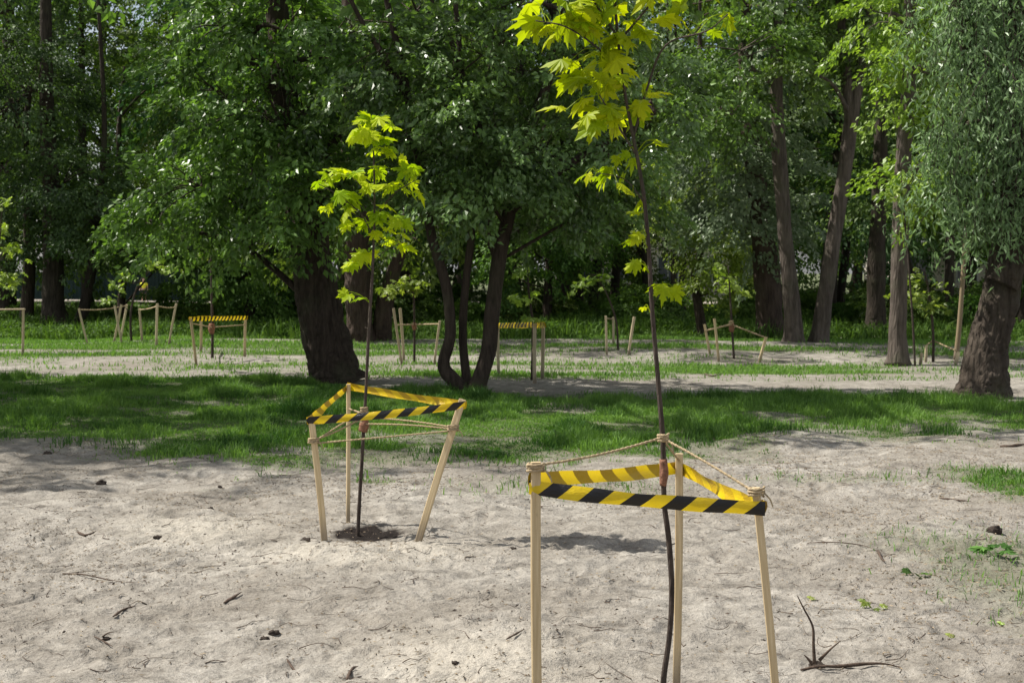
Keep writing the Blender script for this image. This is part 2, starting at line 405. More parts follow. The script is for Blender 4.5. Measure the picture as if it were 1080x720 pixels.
def ground_mat():
    m, nt, ns, ln = nodes('sandy_ground')
    tc = N(nt, 'ShaderNodeTexCoord'); P = tc.outputs['Object']
    gm = N(nt, 'ShaderNodeAttribute', attribute_name='grassmask'); dm = N(nt, 'ShaderNodeAttribute', attribute_name='damp'); pm = N(nt, 'ShaderNodeAttribute', attribute_name='pale')
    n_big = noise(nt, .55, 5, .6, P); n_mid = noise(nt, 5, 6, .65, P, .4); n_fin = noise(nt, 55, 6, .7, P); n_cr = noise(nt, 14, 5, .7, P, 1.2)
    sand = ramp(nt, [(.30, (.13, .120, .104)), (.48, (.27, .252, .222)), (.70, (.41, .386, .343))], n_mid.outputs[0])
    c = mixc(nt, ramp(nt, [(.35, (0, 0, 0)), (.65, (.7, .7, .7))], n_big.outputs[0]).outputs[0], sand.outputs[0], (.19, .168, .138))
    c = mixc(nt, math_(nt, 'MULTIPLY', pm.outputs['Fac'], .6), c, (.46, .425, .36))
    c = mixc(nt, .8, c, ramp(nt, [(.3, (.5, .48, .46)), (.52, (1, 1, 1)), (.75, (1.15, 1.14, 1.12))], n_fin.outputs[0]).outputs[0], 'MULTIPLY')
    # crumbs of bark and humus
    crumb = ramp(nt, [(.62, (0, 0, 0)), (.70, (1, 1, 1))], n_cr.outputs[0]).outputs[0]
    v = N(nt, 'ShaderNodeTexVoronoi', i_Scale=38.0); ln.new(P, v.inputs['Vector'])
    spot = math_(nt, 'LESS_THAN', v.outputs['Distance'], math_(nt, 'MULTIPLY', math_(nt, 'SUBTRACT', n_cr.outputs[0], .44), 1.1))
    c = mixc(nt, math_(nt, 'MULTIPLY', crumb, .7), c, (.15, .12, .095))
    c = mixc(nt, math_(nt, 'MULTIPLY', spot, .6), c, (.12, .095, .075))
    turf = ramp(nt, [(.3, (.045, .055, .022)), (.55, (.07, .095, .03)), (.75, (.16, .14, .08))], n_cr.outputs[0])
    gfac = math_(nt, 'MULTIPLY', math_(nt, 'ADD', gm.outputs['Fac'], math_(nt, 'MULTIPLY', math_(nt, 'SUBTRACT', n_mid.outputs[0], .5), .5)), 1.25, True)
    gfac = math_(nt, 'MULTIPLY', gfac, math_(nt, 'LESS_THAN', .03, gm.outputs['Fac']))
    c = mixc(nt, math_(nt, 'MULTIPLY', gfac, .85), c, turf.outputs[0])
    c = mixc(nt, math_(nt, 'MULTIPLY', dm.outputs['Fac'], 1.4, True), c, (.016, .012, .010))
    p = N(nt, 'ShaderNodeBsdfPrincipled', i_Roughness=.95); p.inputs['Specular IOR Level'].default_value = .15
    ln.new(c, p.inputs['Base Color'])
    h = math_(nt, 'ADD', math_(nt, 'MULTIPLY', n_mid.outputs[0], 2.2), math_(nt, 'MULTIPLY', n_fin.outputs[0], .45))
    h = math_(nt, 'ADD', h, math_(nt, 'MULTIPLY', n_cr.outputs[0], .8))
    bp = N(nt, 'ShaderNodeBump', i_Strength=.9, i_Distance=.025); ln.new(h, bp.inputs['Height']); ln.new(bp.outputs[0], p.inputs['Normal'])
    o = N(nt, 'ShaderNodeOutputMaterial'); ln.new(p.outputs[0], o.inputs[0])
    return m
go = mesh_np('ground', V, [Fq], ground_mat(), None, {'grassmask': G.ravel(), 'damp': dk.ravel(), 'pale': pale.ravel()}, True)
tag(go, kind='structure')

# ------------------------------------------------------------------ grass, weeds, litter
def blades(name, xy, h, w, mat, lean=.5, tint=None, label=None, cat=None):
    n = len(xy); z = relief(xy[:, 0], xy[:, 1])
    a = rng.random(n) * 2 * np.pi; b = rng.random(n) * 2 * np.pi
    side = np.stack([np.cos(a), np.sin(a), np.zeros(n)], -1) * (w / 2)[:, None]
    ld = np.stack([np.cos(b), np.sin(b), np.zeros(n)], -1)
    l = (rng.random(n) * lean)[:, None]
    base = np.stack([xy[:, 0], xy[:, 1], z - .004], -1)
    up = np.array([0, 0, 1.0])
    mid = base + ld * (h[:, None] * l * .3) + up * (h * .55)[:, None]
    tip = base + ld * (h[:, None] * l) + up * (h * (1 - .4 * l[:, 0] ** 2))[:, None]
    V = np.stack([base - side, base + side, mid + side * .8, mid - side * .8, tip], 1).reshape(-1, 3)
    k = np.arange(n)[:, None] * 5
    q = k + np.array([[0, 1, 2, 3]]); t = k + np.array([[3, 2, 4]])
    tt = np.repeat(tint if tint is not None else rng.random(n), 5)
    o = mesh_np(name, V, [q, t], mat, None, {'tint': tt}, False)
    return tag(o, label, cat, kind='stuff')
def scatter(n, x0, x1, y0, y1, dens):
    x = rng.uniform(x0, x1, n); y = rng.uniform(y0, y1, n)
    k = rng.random(n) < dens(x, y)
    return np.stack([x[k], y[k]], -1)
inview = lambda x, y: (np.abs(x) < y * .40 + 1.2)
gA = scatter(700000, -9.5, 9.5, 10.2, 22.5, lambda x, y: grass_mask(x, y) ** 1.6 * inview(x, y))
cl = fbm(gA[:, 0], gA[:, 1], 3, 1.6)
hA = (.025 + .12 * sstep(.4, .72, cl) * (.5 + vnoise(gA[:, 0] * 7, gA[:, 1] * 7))) * (.45 + .55 * grass_mask(gA[:, 0], gA[:, 1])) * rng.uniform(.5, 1.35, len(gA))
blades('grass', gA, hA, rng.uniform(.006, .013, len(gA)), M['grass'], .9, np.clip(rng.random(len(gA)) * .6 + (fbm(gA[:, 0], gA[:, 1] * 1.5, 3, 1.2) - .35) * 1.5, 0, 1), 'dark green lawn strip of short grass running across behind the sandy foreground', 'grass')
gB = scatter(420000, -15, 15, 21, 36, lambda x, y: (grass_mask(x, y) * .8) ** 1.3 * inview(x, y))
blades('clearing_grass', gB, rng.uniform(.025, .10, len(gB)), rng.uniform(.010, .022, len(gB)), M['grass'], .9, np.clip(rng.random(len(gB)) * .6 + .4, 0, 1), 'thin sunlit patchy grass between sand streaks in the clearing', 'grass')
gC = scatter(200000, -24, 24, 32.5, 62, lambda x, y: grass_mask(x, y) * inview(x, y) * np.clip(34 / y, 0, 1) ** 2)
wh = .10 + .42 * sstep(.35, .7, fbm(gC[:, 0], gC[:, 1], 3, .55))
blades('weeds', gC, wh * rng.uniform(.4, 1.2, len(gC)), rng.uniform(.02, .06, len(gC)), M['weed'], 1.0, None, 'tall green weeds and ground cover along the edge of the woods', 'weeds')
gE = scatter(520000, -24, 24, 33, 60, lambda x, y: grass_mask(x, y) * inview(x, y) * np.clip(35 / y, 0, 1) ** 2.5 * (.25 + .75 * sstep(.4, .6, fbm(x + 3, y, 3, .6))))
def ground_cover():
    n = len(gE); h = (.05 + .38 * sstep(.35, .7, fbm(gE[:, 0], gE[:, 1], 3, .55))) * rng.random(n)
    C = np.stack([gE[:, 0], gE[:, 1], relief(gE[:, 0], gE[:, 1]) + h], -1)
    d = rng.normal(0, 1, (n, 3)); d[:, 2] *= .4; nm = rng.normal(0, .5, (n, 3)); nm[:, 2] += 1
    sz = rng.uniform(.04, .10, n); dd = d / np.linalg.norm(d, axis=1)[:, None]
    s_ = np.cross(dd, nm); s_ /= np.linalg.norm(s_, axis=1)[:, None]; n_ = np.cross(s_, dd)
    V = np.stack([C - dd * sz[:, None] * .5, C - s_ * sz[:, None] * .32, C + dd * sz[:, None] * .5 - n_ * sz[:, None] * .15, C + s_ * sz[:, None] * .32], 1).reshape(-1, 3)
    k = np.arange(n)[:, None] * 4
    o = mesh_np('ground_cover', V, [k + np.array([[0, 1, 2, 3]])], M['weed'], None, {'tint': np.repeat(rng.random(n), 4)})
    tag(o, 'leafy nettle like ground cover carpeting the edge of the woods', 'ground cover', kind='stuff')
ground_cover()
def near_sparse(x, y):
    c = grass_mask(x, y); return c * (y < 12.2) * inview(x, y)
gD = scatter(60000, -3.5, 5.5, 4.5, 12.5, near_sparse)
blades('sparse_grass', gD, rng.uniform(.02, .075, len(gD)), rng.uniform(.003, .008, len(gD)), M['grass'], 1.3, np.clip(rng.random(len(gD)) * .7 + .2, 0, 1), 'thin tufts of sparse grass in the sand at the right edge', 'grass')

def flat_bits(name, xy, ln_, wd, mat, label, cat, thick=.15):
    n = len(xy); z = relief(xy[:, 0], xy[:, 1]) + .003 + rng.random(n) * .004
    a = rng.random(n) * 2 * np.pi
    d = np.stack([np.cos(a), np.sin(a), rng.uniform(-.25, .25, n)], -1) * (ln_ / 2)[:, None]
    s = np.stack([-np.sin(a), np.cos(a), rng.uniform(-.3, .3, n)], -1) * (wd / 2)[:, None]
    c = np.stack([xy[:, 0], xy[:, 1], z], -1)
    up = np.zeros((n, 3)); up[:, 2] = wd * .7
    k = (s * rng.uniform(-1.5, 1.5, n)[:, None])
    V = np.stack([c - d, c - s * .8 + k * .5, c + d, c + s * .9 + k * .5, c + up + k * .4], 1).reshape(-1, 3)
    b = np.arange(n)[:, None] * 5
    T = [b + np.array([t]) for t in ((0, 1, 4), (1, 2, 4), (2, 3, 4), (3, 0, 4))]
    o = mesh_np(name, V, [np.concatenate(T)], mat, None, {'tint': np.repeat(rng.random(n), 5)}, False)
    return tag(o, label, cat, kind='stuff')
q = scatter(75000, -4.5, 5, 4.3, 14, lambda x, y: (.10 + .75 * sstep(.5, .68, fbm(x, y, 3, 1.3)) + .5 * sstep(.9, 2.4, x)) * (grass_mask(x, y) < .6) * inview(x, y) * .8)
flat_bits('leaf_litter', q, rng.uniform(.006, .045, len(q)) * rng.uniform(.5, 1, len(q)), rng.uniform(.002, .009, len(q)), M['straw'], 'dry straw bits and leaf crumbs strewn over the sand', 'litter')
q = scatter(26000, -4.5, 5, 4.3, 14, lambda x, y: (.08 + .8 * sstep(.52, .66, fbm(x + 50, y, 3, 1.7))) * (grass_mask(x, y) < .6) * inview(x, y) * .5)
flat_bits('bark_crumbs', q, rng.uniform(.006, .04, len(q)) * rng.uniform(.4, 1, len(q)), rng.uniform(.003, .012, len(q)), M['bits'], 'dark bark crumbs and soil specks scattered over the sand', 'litter')

# fine rootlets and thin twigs lying everywhere: nobody could count them
mb = MB()
for _ in range(560):
    y = random.uniform(4.6, 12.5); x = random.uniform(-.4 * y, .4 * y)
    if grass_mask(np.array([x]), np.array([y]))[0] > .5: continue
    a = random.uniform(0, 3.14); L = random.uniform(.04, .20); pts = []
    for t in range(4):
        a += random.uniform(-.5, .5); xx = x + math.cos(a) * L * t / 3; yy = y + math.sin(a) * L * t / 3
        pts.append((xx, yy, hz(xx, yy) + random.uniform(.001, .010)))
    V_, F_, U_ = tube(pts, [random.uniform(.001, .0028), .0008], 5, 0, 7)
    mb.add(V_, F_)
tag(mb.build('rootlets', M['deadwood']), 'fine rootlets and thin twig scraps strewn over the sand', 'litter', kind='stuff')

# ------------------------------------------------------------------ leaves
def leaf_cards(C, size, dirs, nrm, tint, aspect=.62, fold=.18):
    """C centres, dirs unit axis of each leaf, nrm approx normal; a pointed, folded four-corner blade"""
    d = dirs / (np.linalg.norm(dirs, axis=1)[:, None] + 1e-9)
    s = np.cross(d, nrm); s /= np.linalg.norm(s, axis=1)[:, None] + 1e-9
    n = np.cross(s, d)
    sz = size[:, None]
    base = C - d * sz * .5; tip = C + d * sz * .5 - n * sz * fold
    l = C - s * sz * aspect * .5 - d * sz * .06 + n * sz * .06; r = C + s * sz * aspect * .5 - d * sz * .06 + n * sz * .06
    V = np.stack([base, l, tip, r], 1).reshape(-1, 3)
    k = np.arange(len(C))[:, None] * 4
    T = np.concatenate([k + np.array([[0, 1, 2]]), k + np.array([[0, 2, 3]])])
    return V, T, np.repeat(tint, 4)
def sprays(CL, out, m, L, W, leaf, tintv=None, droop=.35, tvar=.5):
    """CL clump starts, out unit directions: flattened leafy sprays"""
    n = len(CL)
    out = out / (np.linalg.norm(out, axis=1)[:, None] + 1e-9)
    hor = out.copy(); hor[:, 2] = hor[:, 2] * .4 - droop * rng.random(n); hor /= np.linalg.norm(hor, axis=1)[:, None] + 1e-9
    s = np.cross(hor, [0, 0, 1.0]); s /= np.linalg.norm(s, axis=1)[:, None] + 1e-9
    roll = rng.normal(0, .35, n)[:, None]; up = np.cross(s, hor); s2 = s * np.cos(roll) + up * np.sin(roll); up = np.cross(s2, hor)
    u = rng.random((n, m)); w = rng.normal(0, .42, (n, m)) * (1.05 - .6 * u)
    sc_ = rng.uniform(.6, 1.3, n)[:, None]
    P = CL[:, None, :] + hor[:, None] * (u * L * sc_)[..., None] + s2[:, None] * (w * W * sc_)[..., None] + up[:, None] * rng.normal(0, .07 * L, (n, m))[..., None]
    P[..., 2] -= (u ** 2) * L * .28
    dr = hor[:, None] * (.5 + .6 * rng.random((n, m)))[..., None] + s2[:, None] * np.sign(w)[..., None] * (.6 * rng.random((n, m)) + .2)[..., None] + rng.normal(0, .35, (n, m, 3))
    dr[..., 2] -= .35
    nm = up[:, None] + rng.normal(0, .55, (n, m, 3)); 
    sg = np.sign(up[:, 2:3]); nm = nm * 1.0
    t0 = (tintv if tintv is not None else rng.random(n))[:, None]
    tt = np.clip(t0 * (1 - tvar) + rng.random((n, m)) * tvar, 0, 1)
    sz = leaf * rng.uniform(.55, 1.25, (n, m))
    return leaf_cards(P.reshape(-1, 3), sz.ravel(), dr.reshape(-1, 3), nm.reshape(-1, 3), tt.ravel())
def in_blob(b, k, shell=.35):
    c, r = np.array(b[0:3], float), np.array(b[3:6], float)
    d = rng.normal(0, 1, (k, 3)); d /= np.linalg.norm(d, axis=1)[:, None]
    rad = (shell + (1 - shell) * rng.random(k)) ** .6
    return c + d * rad[:, None] * r, d
def near_on(paths, p):
    best = None
    for P in paths:
        q = catmull([tuple(x) for x in P], 24)
        ok = q[:, 2] < p[2] + .2
        if not ok.any(): continue
        q = q[ok]; dd = np.linalg.norm(q - p, axis=1) + 1.0 * np.abs((p[2] - q[:, 2]) - .5 * np.hypot(q[:, 0] - p[0], q[:, 1] - p[1]))
        k = dd.argmin()
        if best is None or dd[k] < best[0]: best = (dd[k], q[k])
    return best[1] if best else np.array(tuple(paths[0][0]))
def make_tree(name, loc, stems, blobs, leafmat, bark, label, group=None, m=130, L=.75, W=.5, leaf=.09, rough=.16, flare=.5, nseg=16, limb=.07, cat='tree', twigs=.5, droop=.35, dens=1.0):
    """stems: list of (points, radii) in world space, blobs: (x,y,z,rx,ry,rz,clumps)"""
    root = empty(name, loc); o3 = np.array(tuple(loc), float)
    tb = MB(); paths = []
    for pts, rad in stems:
        V_, F_, U_ = tube(pts, rad, nseg, rough, max(14, len(pts) * (14 if nseg > 30 else 9)), 1.6, True, flare if pts[0][2] < .4 else 0, .09 if nseg > 30 and pts[0][2] < .4 else .03); tb.add(V_, F_, None, U_); paths.append(pts)
    fb = MB()
    for b in blobs:
        c = np.array(b[:3], float); st = near_on(paths, c)
        mid = (st + c) / 2 + np.array([0, 0, .12 * np.linalg.norm(c - st)]) + rng.normal(0, .12, 3)
        lp = [st, mid, c + rng.normal(0, .1, 3)]
        lr = limb * min(1.6, .5 + .3 * np.linalg.norm(np.array(b[3:6])))
        V_, F_, U_ = tube(lp, [lr, lr * .7, lr * .3], 7, .1, 12); tb.add(V_, F_, None, U_)
        CL, d = in_blob(b, max(4, int(b[6] * dens * (.85 if len(b) > 7 else 1))))
        sel = rng.random(len(CL)) < twigs
        lpp = catmull(lp, 12)
        for p, dd in zip(CL[sel], d[sel]):
            s0 = lpp[np.linalg.norm(lpp - p, axis=1).argmin()]
            V_, F_, U_ = tube([s0, (s0 + p) / 2 + rng.normal(0, .06, 3) + [0, 0, .05], p + dd * .2], [lr * .22, lr * .14, .003], 4, 0, 6, caps=False); tb.add(V_, F_, None, U_)
        big = 1.0
        mm, lf = (m, leaf)
        if len(b) > 7: mm, lf = int(m * b[7]), leaf * b[8]
        out = d + rng.normal(0, .3, d.shape)
        V_, T_, A_ = sprays(CL, out, mm, L * (lf / leaf) ** .5, W * (lf / leaf) ** .5, lf, droop=droop); fb.add(V_, T_, A_)
    tb.build('trunk', bark, root, True, origin=o3)
    fb.build('crown', leafmat, root, False, origin=o3)
    tag(root, label, cat, group)
    return root
def S(Y, *pts): return [at(a, b, Y) for a, b in pts]
def BL(px, py, Y, rx, rz, ry, n, *ex):
    p = at(px, py, Y); k = Y / F
    return (p.x, p.y, p.z, rx * k, ry, rz * k, n, *ex)

# --- big leaning tree left of the middle
Yt = 21.2
b0 = gp(355, 402)
p = S(Yt, (356, 405), (351, 385), (341, 345), (332, 295), (326, 250), (314, 180), (302, 100), (292, 10), (285, -90), (280, -200), (275, -420), (272, -620))
make_tree('leaning_tree', (b0.x, Yt, 0), [(p, [.38, .345, .325, .31, .29, .25, .205, .165, .13, .10, .07, .03]),
    (S(Yt - .3, (316, 200), (350, 150), (400, 90), (450, 20), (480, -80)), [.10, .08, .06, .045, .025]),
    (S(Yt - .3, (306, 120), (260, 60), (220, 0), (180, -90)), [.09, .07, .05, .025])],
    [BL(330, 60, 20.9, 95, 80, 1.8, 85), BL(245, 120, 20.6, 60, 70, 1.3, 60), BL(395, 100, 21, 70, 70, 1.4, 75), BL(290, 215, 20.5, 70, 40, 1.0, 60), BL(205, 210, 21, 60, 50, 1.3, 60),
     BL(255, 20, 21, 80, 50, 1.5, 50), BL(430, 25, 21, 75, 50, 1.6, 60), BL(345, 160, 22.2, 60, 60, 1.0, 50), BL(170, 235, 22.0, 45, 35, .9, 40), BL(405, 190, 22.0, 50, 60, 1.0, 45), BL(300, 125, 20.1, 50, 65, .45, 60), BL(290, 20, 20.2, 50, 50, .5, 46), BL(330, 200, 20.0, 34, 35, .4, 26),
     (-3.1, 18.9, 8.0, 4.2, 1.9, 1.9, 80, .5, 1.7), (-3.6, 18.9, 11, 3.8, 1.9, 2.3, 60, .5, 1.7), (-1.6, 19.8, 7.4, 2.6, 2.4, 1.4, 55, .5, 1.7), (-5.6, 20.5, 7.6, 2.4, 2.4, 1.4, 55, .5, 1.7), (-4.0, 17.2, 8.4, 2.8, 2.2, 1.2, 60, .5, 1.7), (-1.6, 16.4, 8.6, 2.0, 1.8, 1.0, 34, .5, 1.7)],
    M['leaf_oak'], M['bark_dark'], 'massive dark leaning trunk with broad leafy crown left of the middle', m=85, leaf=.115, L=.75, W=.45, dens=.46, flare=.3, nseg=84, rough=.15)
# --- two-stemmed brown trunk behind it
Yt = 31.5
make_tree('thick_tree', (gp(385, 364).x, Yt, 0), [(S(Yt, (382, 366), (379, 340), (377, 290), (376, 230), (372, 140), (370, 20), (368, -200)), [.33, .29, .275, .265, .24, .2, .1]),
    (S(Yt + .2, (402, 364), (403, 345), (408, 310), (425, 250), (440, 150)), [.24, .21, .18, .13, .06])],
    [BL(380, 190, 31.5, 80, 50, 2.0, 60), BL(440, 240, 32, 50, 40, 1.5, 40), BL(330, 250, 32.5, 45, 35, 1.3, 30), BL(400, 60, 31.5, 120, 90, 3, 90), (-3.2, 32, 9.5, 4.5, 4.5, 3, 120, .6, 1.5), (-3.2, 32, 13, 3.8, 3.8, 2.4, 70, .6, 1.5)],
    M['leaf_bg'], M['bark_brown'], 'thick reddish brown trunk with a forked stub, just right behind the leaning tree', m=90, leaf=.14, L=1.0, W=.7, dens=.55, flare=.5, nseg=60, rough=.15)
# --- many-stemmed tree in the middle
Yt = 19.2
stems = [(S(Yt, (494, 416), (478, 400), (468, 384), (475, 350), (470, 300), (455, 248), (444, 180), (428, 90), (410, 10), (395, -60)), [.105, .10, .085, .075, .07, .065, .058, .05, .04, .025]),
         (S(Yt + .15, (494, 414), (491, 390), (488, 350), (491, 300), (497, 250), (501, 190), (490, 100), (480, 0), (476, -80)), [.07, .06, .055, .052, .05, .046, .04, .035, .02]),
         (S(Yt - .1, (498, 422), (506, 400), (515, 370), (520, 320), (527, 270), (537, 225), (550, 160), (580, 80), (600, 0), (610, -60)), [.145, .115, .105, .10, .098, .088, .072, .06, .045, .025]),
         (S(Yt, (527, 275), (510, 220), (512, 170), (505, 110), (540, 20)), [.09, .075, .06, .045, .03]),
         (S(Yt - .2, (540, 220), (590, 180), (640, 150), (690, 120)), [.07, .055, .04, .02]),
         (S(Yt - .2, (428, 100), (405, 60), (380, 20), (350, -40)), [.05, .04, .03, .02]),
         (S(Yt - .1, (448, 200), (470, 120), (480, 60), (455, 0)), [.055, .045, .035, .025])]
make_tree('multi_stem_tree', (gp(496, 414).x, Yt, 0), stems,
    [BL(490, 135, 18.9, 70, 45, 1.2, 80), BL(570, 160, 18.8, 60, 50, 1.1, 75), BL(640, 165, 18.9, 55, 55, 1.0, 60), BL(500, 205, 18.4, 45, 30, .7, 36), BL(590, 215, 18.8, 55, 28, .9, 45),
     BL(440, 100, 19.2, 45, 55, 1.0, 45), BL(520, 60, 19.2, 80, 50, 1.6, 80), BL(610, 80, 19.2, 70, 55, 1.4, 70), BL(690, 110, 19.4, 50, 55, 1.2, 50), BL(455, 200, 19.6, 30, 35, .6, 22), BL(550, 225, 19.9, 40, 25, .7, 30), BL(660, 220, 19.6, 35, 22, .7, 22), BL(440, 150, 18.5, 40, 60, .4, 44), BL(400, 60, 18.6, 45, 50, .5, 44), BL(525, 170, 18.3, 40, 45, .4, 36), BL(480, 60, 18.4, 45, 45, .5, 36),
     BL(560, -10, 19.2, 110, 50, 1.8, 70), (.2, 18.6, 6.6, 3.2, 2.0, 1.3, 75, .6, 1.5), (.2, 18.6, 8.4, 2.6, 1.8, 1.1, 36, .6, 1.5), (2.4, 19.0, 6.2, 1.8, 2.0, 1.1, 45, .6, 1.5), (-.4, 16.6, 6.9, 2.2, 1.8, .9, 50, .6, 1.5), (1.9, 16.0, 7.0, 1.8, 1.6, .9, 36, .6, 1.5)],
    M['leaf_acacia'], M['bark_dark'], 'slender dark tree of several bent stems from one base in the middle', m=85, L=.6, W=.4, leaf=.098, dens=.42, flare=.2, nseg=14, rough=.12, limb=.035)

# --- willow on the right
def make_willow(loc, stems, crowns, label):
    root = empty('willow_tree', loc); o3 = np.array(tuple(loc), float)
    tb = MB(); fb = MB(); paths = []
    for k_, (pts, rad) in enumerate(stems):
        V_, F_, U_ = tube(pts, rad, 90 if k_ == 0 else 30, .22 if k_ == 0 else .15, 150, 2.2, True, .6 if k_ == 0 else 0, .07 if k_ == 0 else .03); tb.add(V_, F_, None, U_); paths.append(pts)
    for (x, y, z, rx, ry, rz, n, Lmin, Lmax) in crowns:
        c = np.array([x, y, z]); n = int(n * .42); st = near_on(paths, c)
        V_, F_, U_ = tube([st, (st + c) / 2 + [0, 0, .3], c], [.07, .05, .03], 7, .1, 10); tb.add(V_, F_, None, U_)
        for _ in range(n):
            d = rng.normal(0, 1, 3); d /= np.linalg.norm(d)
            p0 = c + d * np.array([rx, ry, rz]) * rng.random() ** .5
            Ls = rng.uniform(Lmin, Lmax); sw = rng.normal(0, .26, 2) + np.array([d[0], d[1]]) * .12
            ts = np.linspace(0, 1, 7)
            P = np.stack([p0[0] + sw[0] * ts * Ls, p0[1] + sw[1] * ts * Ls, p0[2] + .12 * np.sin(ts * 2.5) - Ls * ts], -1)
            V_, F_, U_ = tube(P[::2], [.008, .003], 3, 0, 6, caps=False); tb.add(V_, F_, None, U_)
            m_ = int(Ls * 54); u = rng.random(m_)
            C = np.stack([np.interp(u, ts, P[:, i]) for i in range(3)], -1) + rng.normal(0, .085, (m_, 3))
            dr = np.stack([rng.normal(0, .8, m_), rng.normal(0, .8, m_), -.5 - rng.random(m_)], -1)
            nm = rng.normal(0, 1, (m_, 3)); nm[:, 2] += .4
            t0 = rng.random() * .6
            V_, T_, A_ = leaf_cards(C, rng.uniform(.07, .14, m_), dr, nm, np.clip(t0 + rng.random(m_) * .4, 0, 1),   .30, .15); fb.add(V_, T_, A_)
    tb.build('trunk', M['bark_willow'], root, True, origin=o3)
    fb.build('crown', M['leaf_willow'], root, False, origin=o3)
    tag(root, label, 'tree'); return root
Yt = 18.6
def W_(px, py, Y, rx, rz, ry, n, a, b):
    p = at(px, py, Y); k = Y / F; return (p.x, p.y, p.z, rx * k, ry, rz * k, n, a, b)
make_willow((gp(1040, 418).x, Yt, 0), [(S(Yt, (1037, 424), (1039, 405), (1043, 365), (1053, 320), (1063, 270), (1070, 200), (1076, 120), (1078, 20), (1080, -90), (1085, -250)), [.38, .30, .25, .235, .225, .205, .20, .17, .13, .06]),
    (S(Yt - .2, (1057, 300), (1072, 270), (1095, 230), (1130, 160), (1160, 60)), [.2, .17, .14, .1, .05]),
    (S(Yt - .2, (1068, 210), (1048, 130), (1020, 50), (1010, -40), (1000, -140)), [.14, .11, .09, .07, .03])],
    [W_(1020, 10, 18.3, 35, 50, .8, 75, .7, 1.6), W_(1045, 70, 18.0, 45, 50, .8, 80, .8, 1.7), W_(1008, 140, 18.3, 26, 40, .6, 60, .7, 1.5), W_(1070, 150, 17.9, 40, 40, .7, 60, .7, 1.5), W_(1004, 200, 18.5, 18, 30, .5, 40, .5, 1.1),
     W_(1040, -80, 18.4, 60, 50, 1.2, 110, 1.0, 2.0), W_(1090, 10, 18.4, 40, 60, 1.2, 70, 1, 2), W_(1110, 180, 18.4, 35, 50, 1, 55, .7, 1.6), W_(1062, 215, 17.9, 30, 22, .4, 26, .3, .8), (6.9, 18.8, 7.5, 3.0, 2.4, 1.5, 190, 1.2, 2.4), (8.8, 18.2, 6.5, 2.0, 2.4, 1.5, 120, 1.2, 2.4)],
    'old willow with a flared furrowed trunk and hanging grey green foliage at the right edge')

# --- trunks on the right of the clearing
Yt = 31.0
make_tree('forest_tree', (gp(838, 365).x, Yt, 0), [(S(Yt, (838, 367), (836, 330), (830, 270), (825, 210), (821, 150), (819, 80), (822, 10), (828, -150), (830, -320)), [.23, .18, .165, .155, .15, .14, .13, .10, .04])],
    [BL(780, 60, 30, 55, 40, 1.6, 50), BL(760, 115, 30, 45, 35, 1.4, 40), BL(850, 5, 32, 50, 30, 1.2, 30), (5.6, 31, 10, 3.6, 3.6, 3, 110, .7, 1.4), (5, 31, 14, 3.4, 3.4, 2.4, 70, .7, 1.4)],
    M['leaf_oak'], M['bark_grey'], 'tall grey brown trunk curving slightly left, left one of the pair at right', m=90, leaf=.135, L=.95, W=.65, dens=.6, flare=.5, nseg=18, twigs=.3)
make_tree('forest_tree', (gp(866, 366).x, Yt, 0), [(S(Yt + .1, (863, 368), (866, 345), (872, 300), (881, 240), (891, 180), (899, 120), (908, 70), (918, 0), (930, -120), (935, -300)), [.24, .19, .17, .16, .155, .15, .11, .09, .07, .03]),
    (S(Yt + .1, (897, 130), (893, 80), (887, 20), (878, -60), (870, -160)), [.13, .11, .09, .07, .04])],
    [BL(880, 20, 32, 60, 40, 1.3, 40), BL(855, 75, 30.0, 34, 16, .8, 14), BL(930, 40, 31, 40, 45, 1.2, 36), (8, 31, 9.5, 3.4, 3.4, 2.8, 100, .7, 1.4), (8, 31, 13.4, 3.2, 3.2, 2.2, 60, .7, 1.4)],
    M['leaf_oak'], M['bark_grey'], 'tall grey brown trunk leaning right and forking high, right one of the pair at right', m=90, leaf=.135, L=.95, W=.65, dens=.6, flare=.5, nseg=18, twigs=.3)
Yt = 26.0
make_tree('forest_tree', (gp(948, 382).x, Yt, 0), [(S(Yt, (948, 384), (947, 350), (948, 290), (950, 220), (954, 150), (958, 90), (960, 20), (962, -100), (965, -300)), [.20, .155, .15, .145, .14, .13, .12, .1, .04])],
    [BL(975, 70, 25.8, 45, 50, 1.2, 45), BL(940, 20, 25.6, 45, 40, 1.2, 36), BL(985, 170, 25.8, 40, 40, 1.0, 42), (7.6, 26, 8.6, 3.2, 3.2, 2.4, 100, .7, 1.5), (7.6, 26, 12, 2.8, 2.8, 2.2, 55, .7, 1.5)],
    M['leaf_light'], M['bark_grey'], 'straight slim grey trunk standing alone left of the willow', m=80, leaf=.12, L=.8, W=.6, dens=.6, flare=.35, nseg=16, twigs=.3)
Yt = 33.5
make_tree('forest_tree', (gp(812, 360).x, Yt, 0), [(S(Yt, (813, 362), (811, 330), (808, 280), (800, 210), (790, 120), (785, 0), (780, -150)), [.36, .31, .29, .24, .2, .15, .06])],
    [BL(790, 235, 33, 40, 40, 1.0, 40), BL(765, 200, 33, 40, 45, 1.2, 45), BL(815, 190, 33.6, 40, 40, 1.2, 40), BL(775, 150, 33, 60, 50, 1.5, 60), (5.5, 33.5, 8, 3.2, 3.2, 2.6, 80, .7, 1.5)],
    M['leaf_grey'], M['bark_brown'], 'short thick brown trunk under grey green leaves, left of the pair at right', m=90, leaf=.135, L=.95, W=.65, dens=.6, flare=.5, nseg=18, twigs=.3)

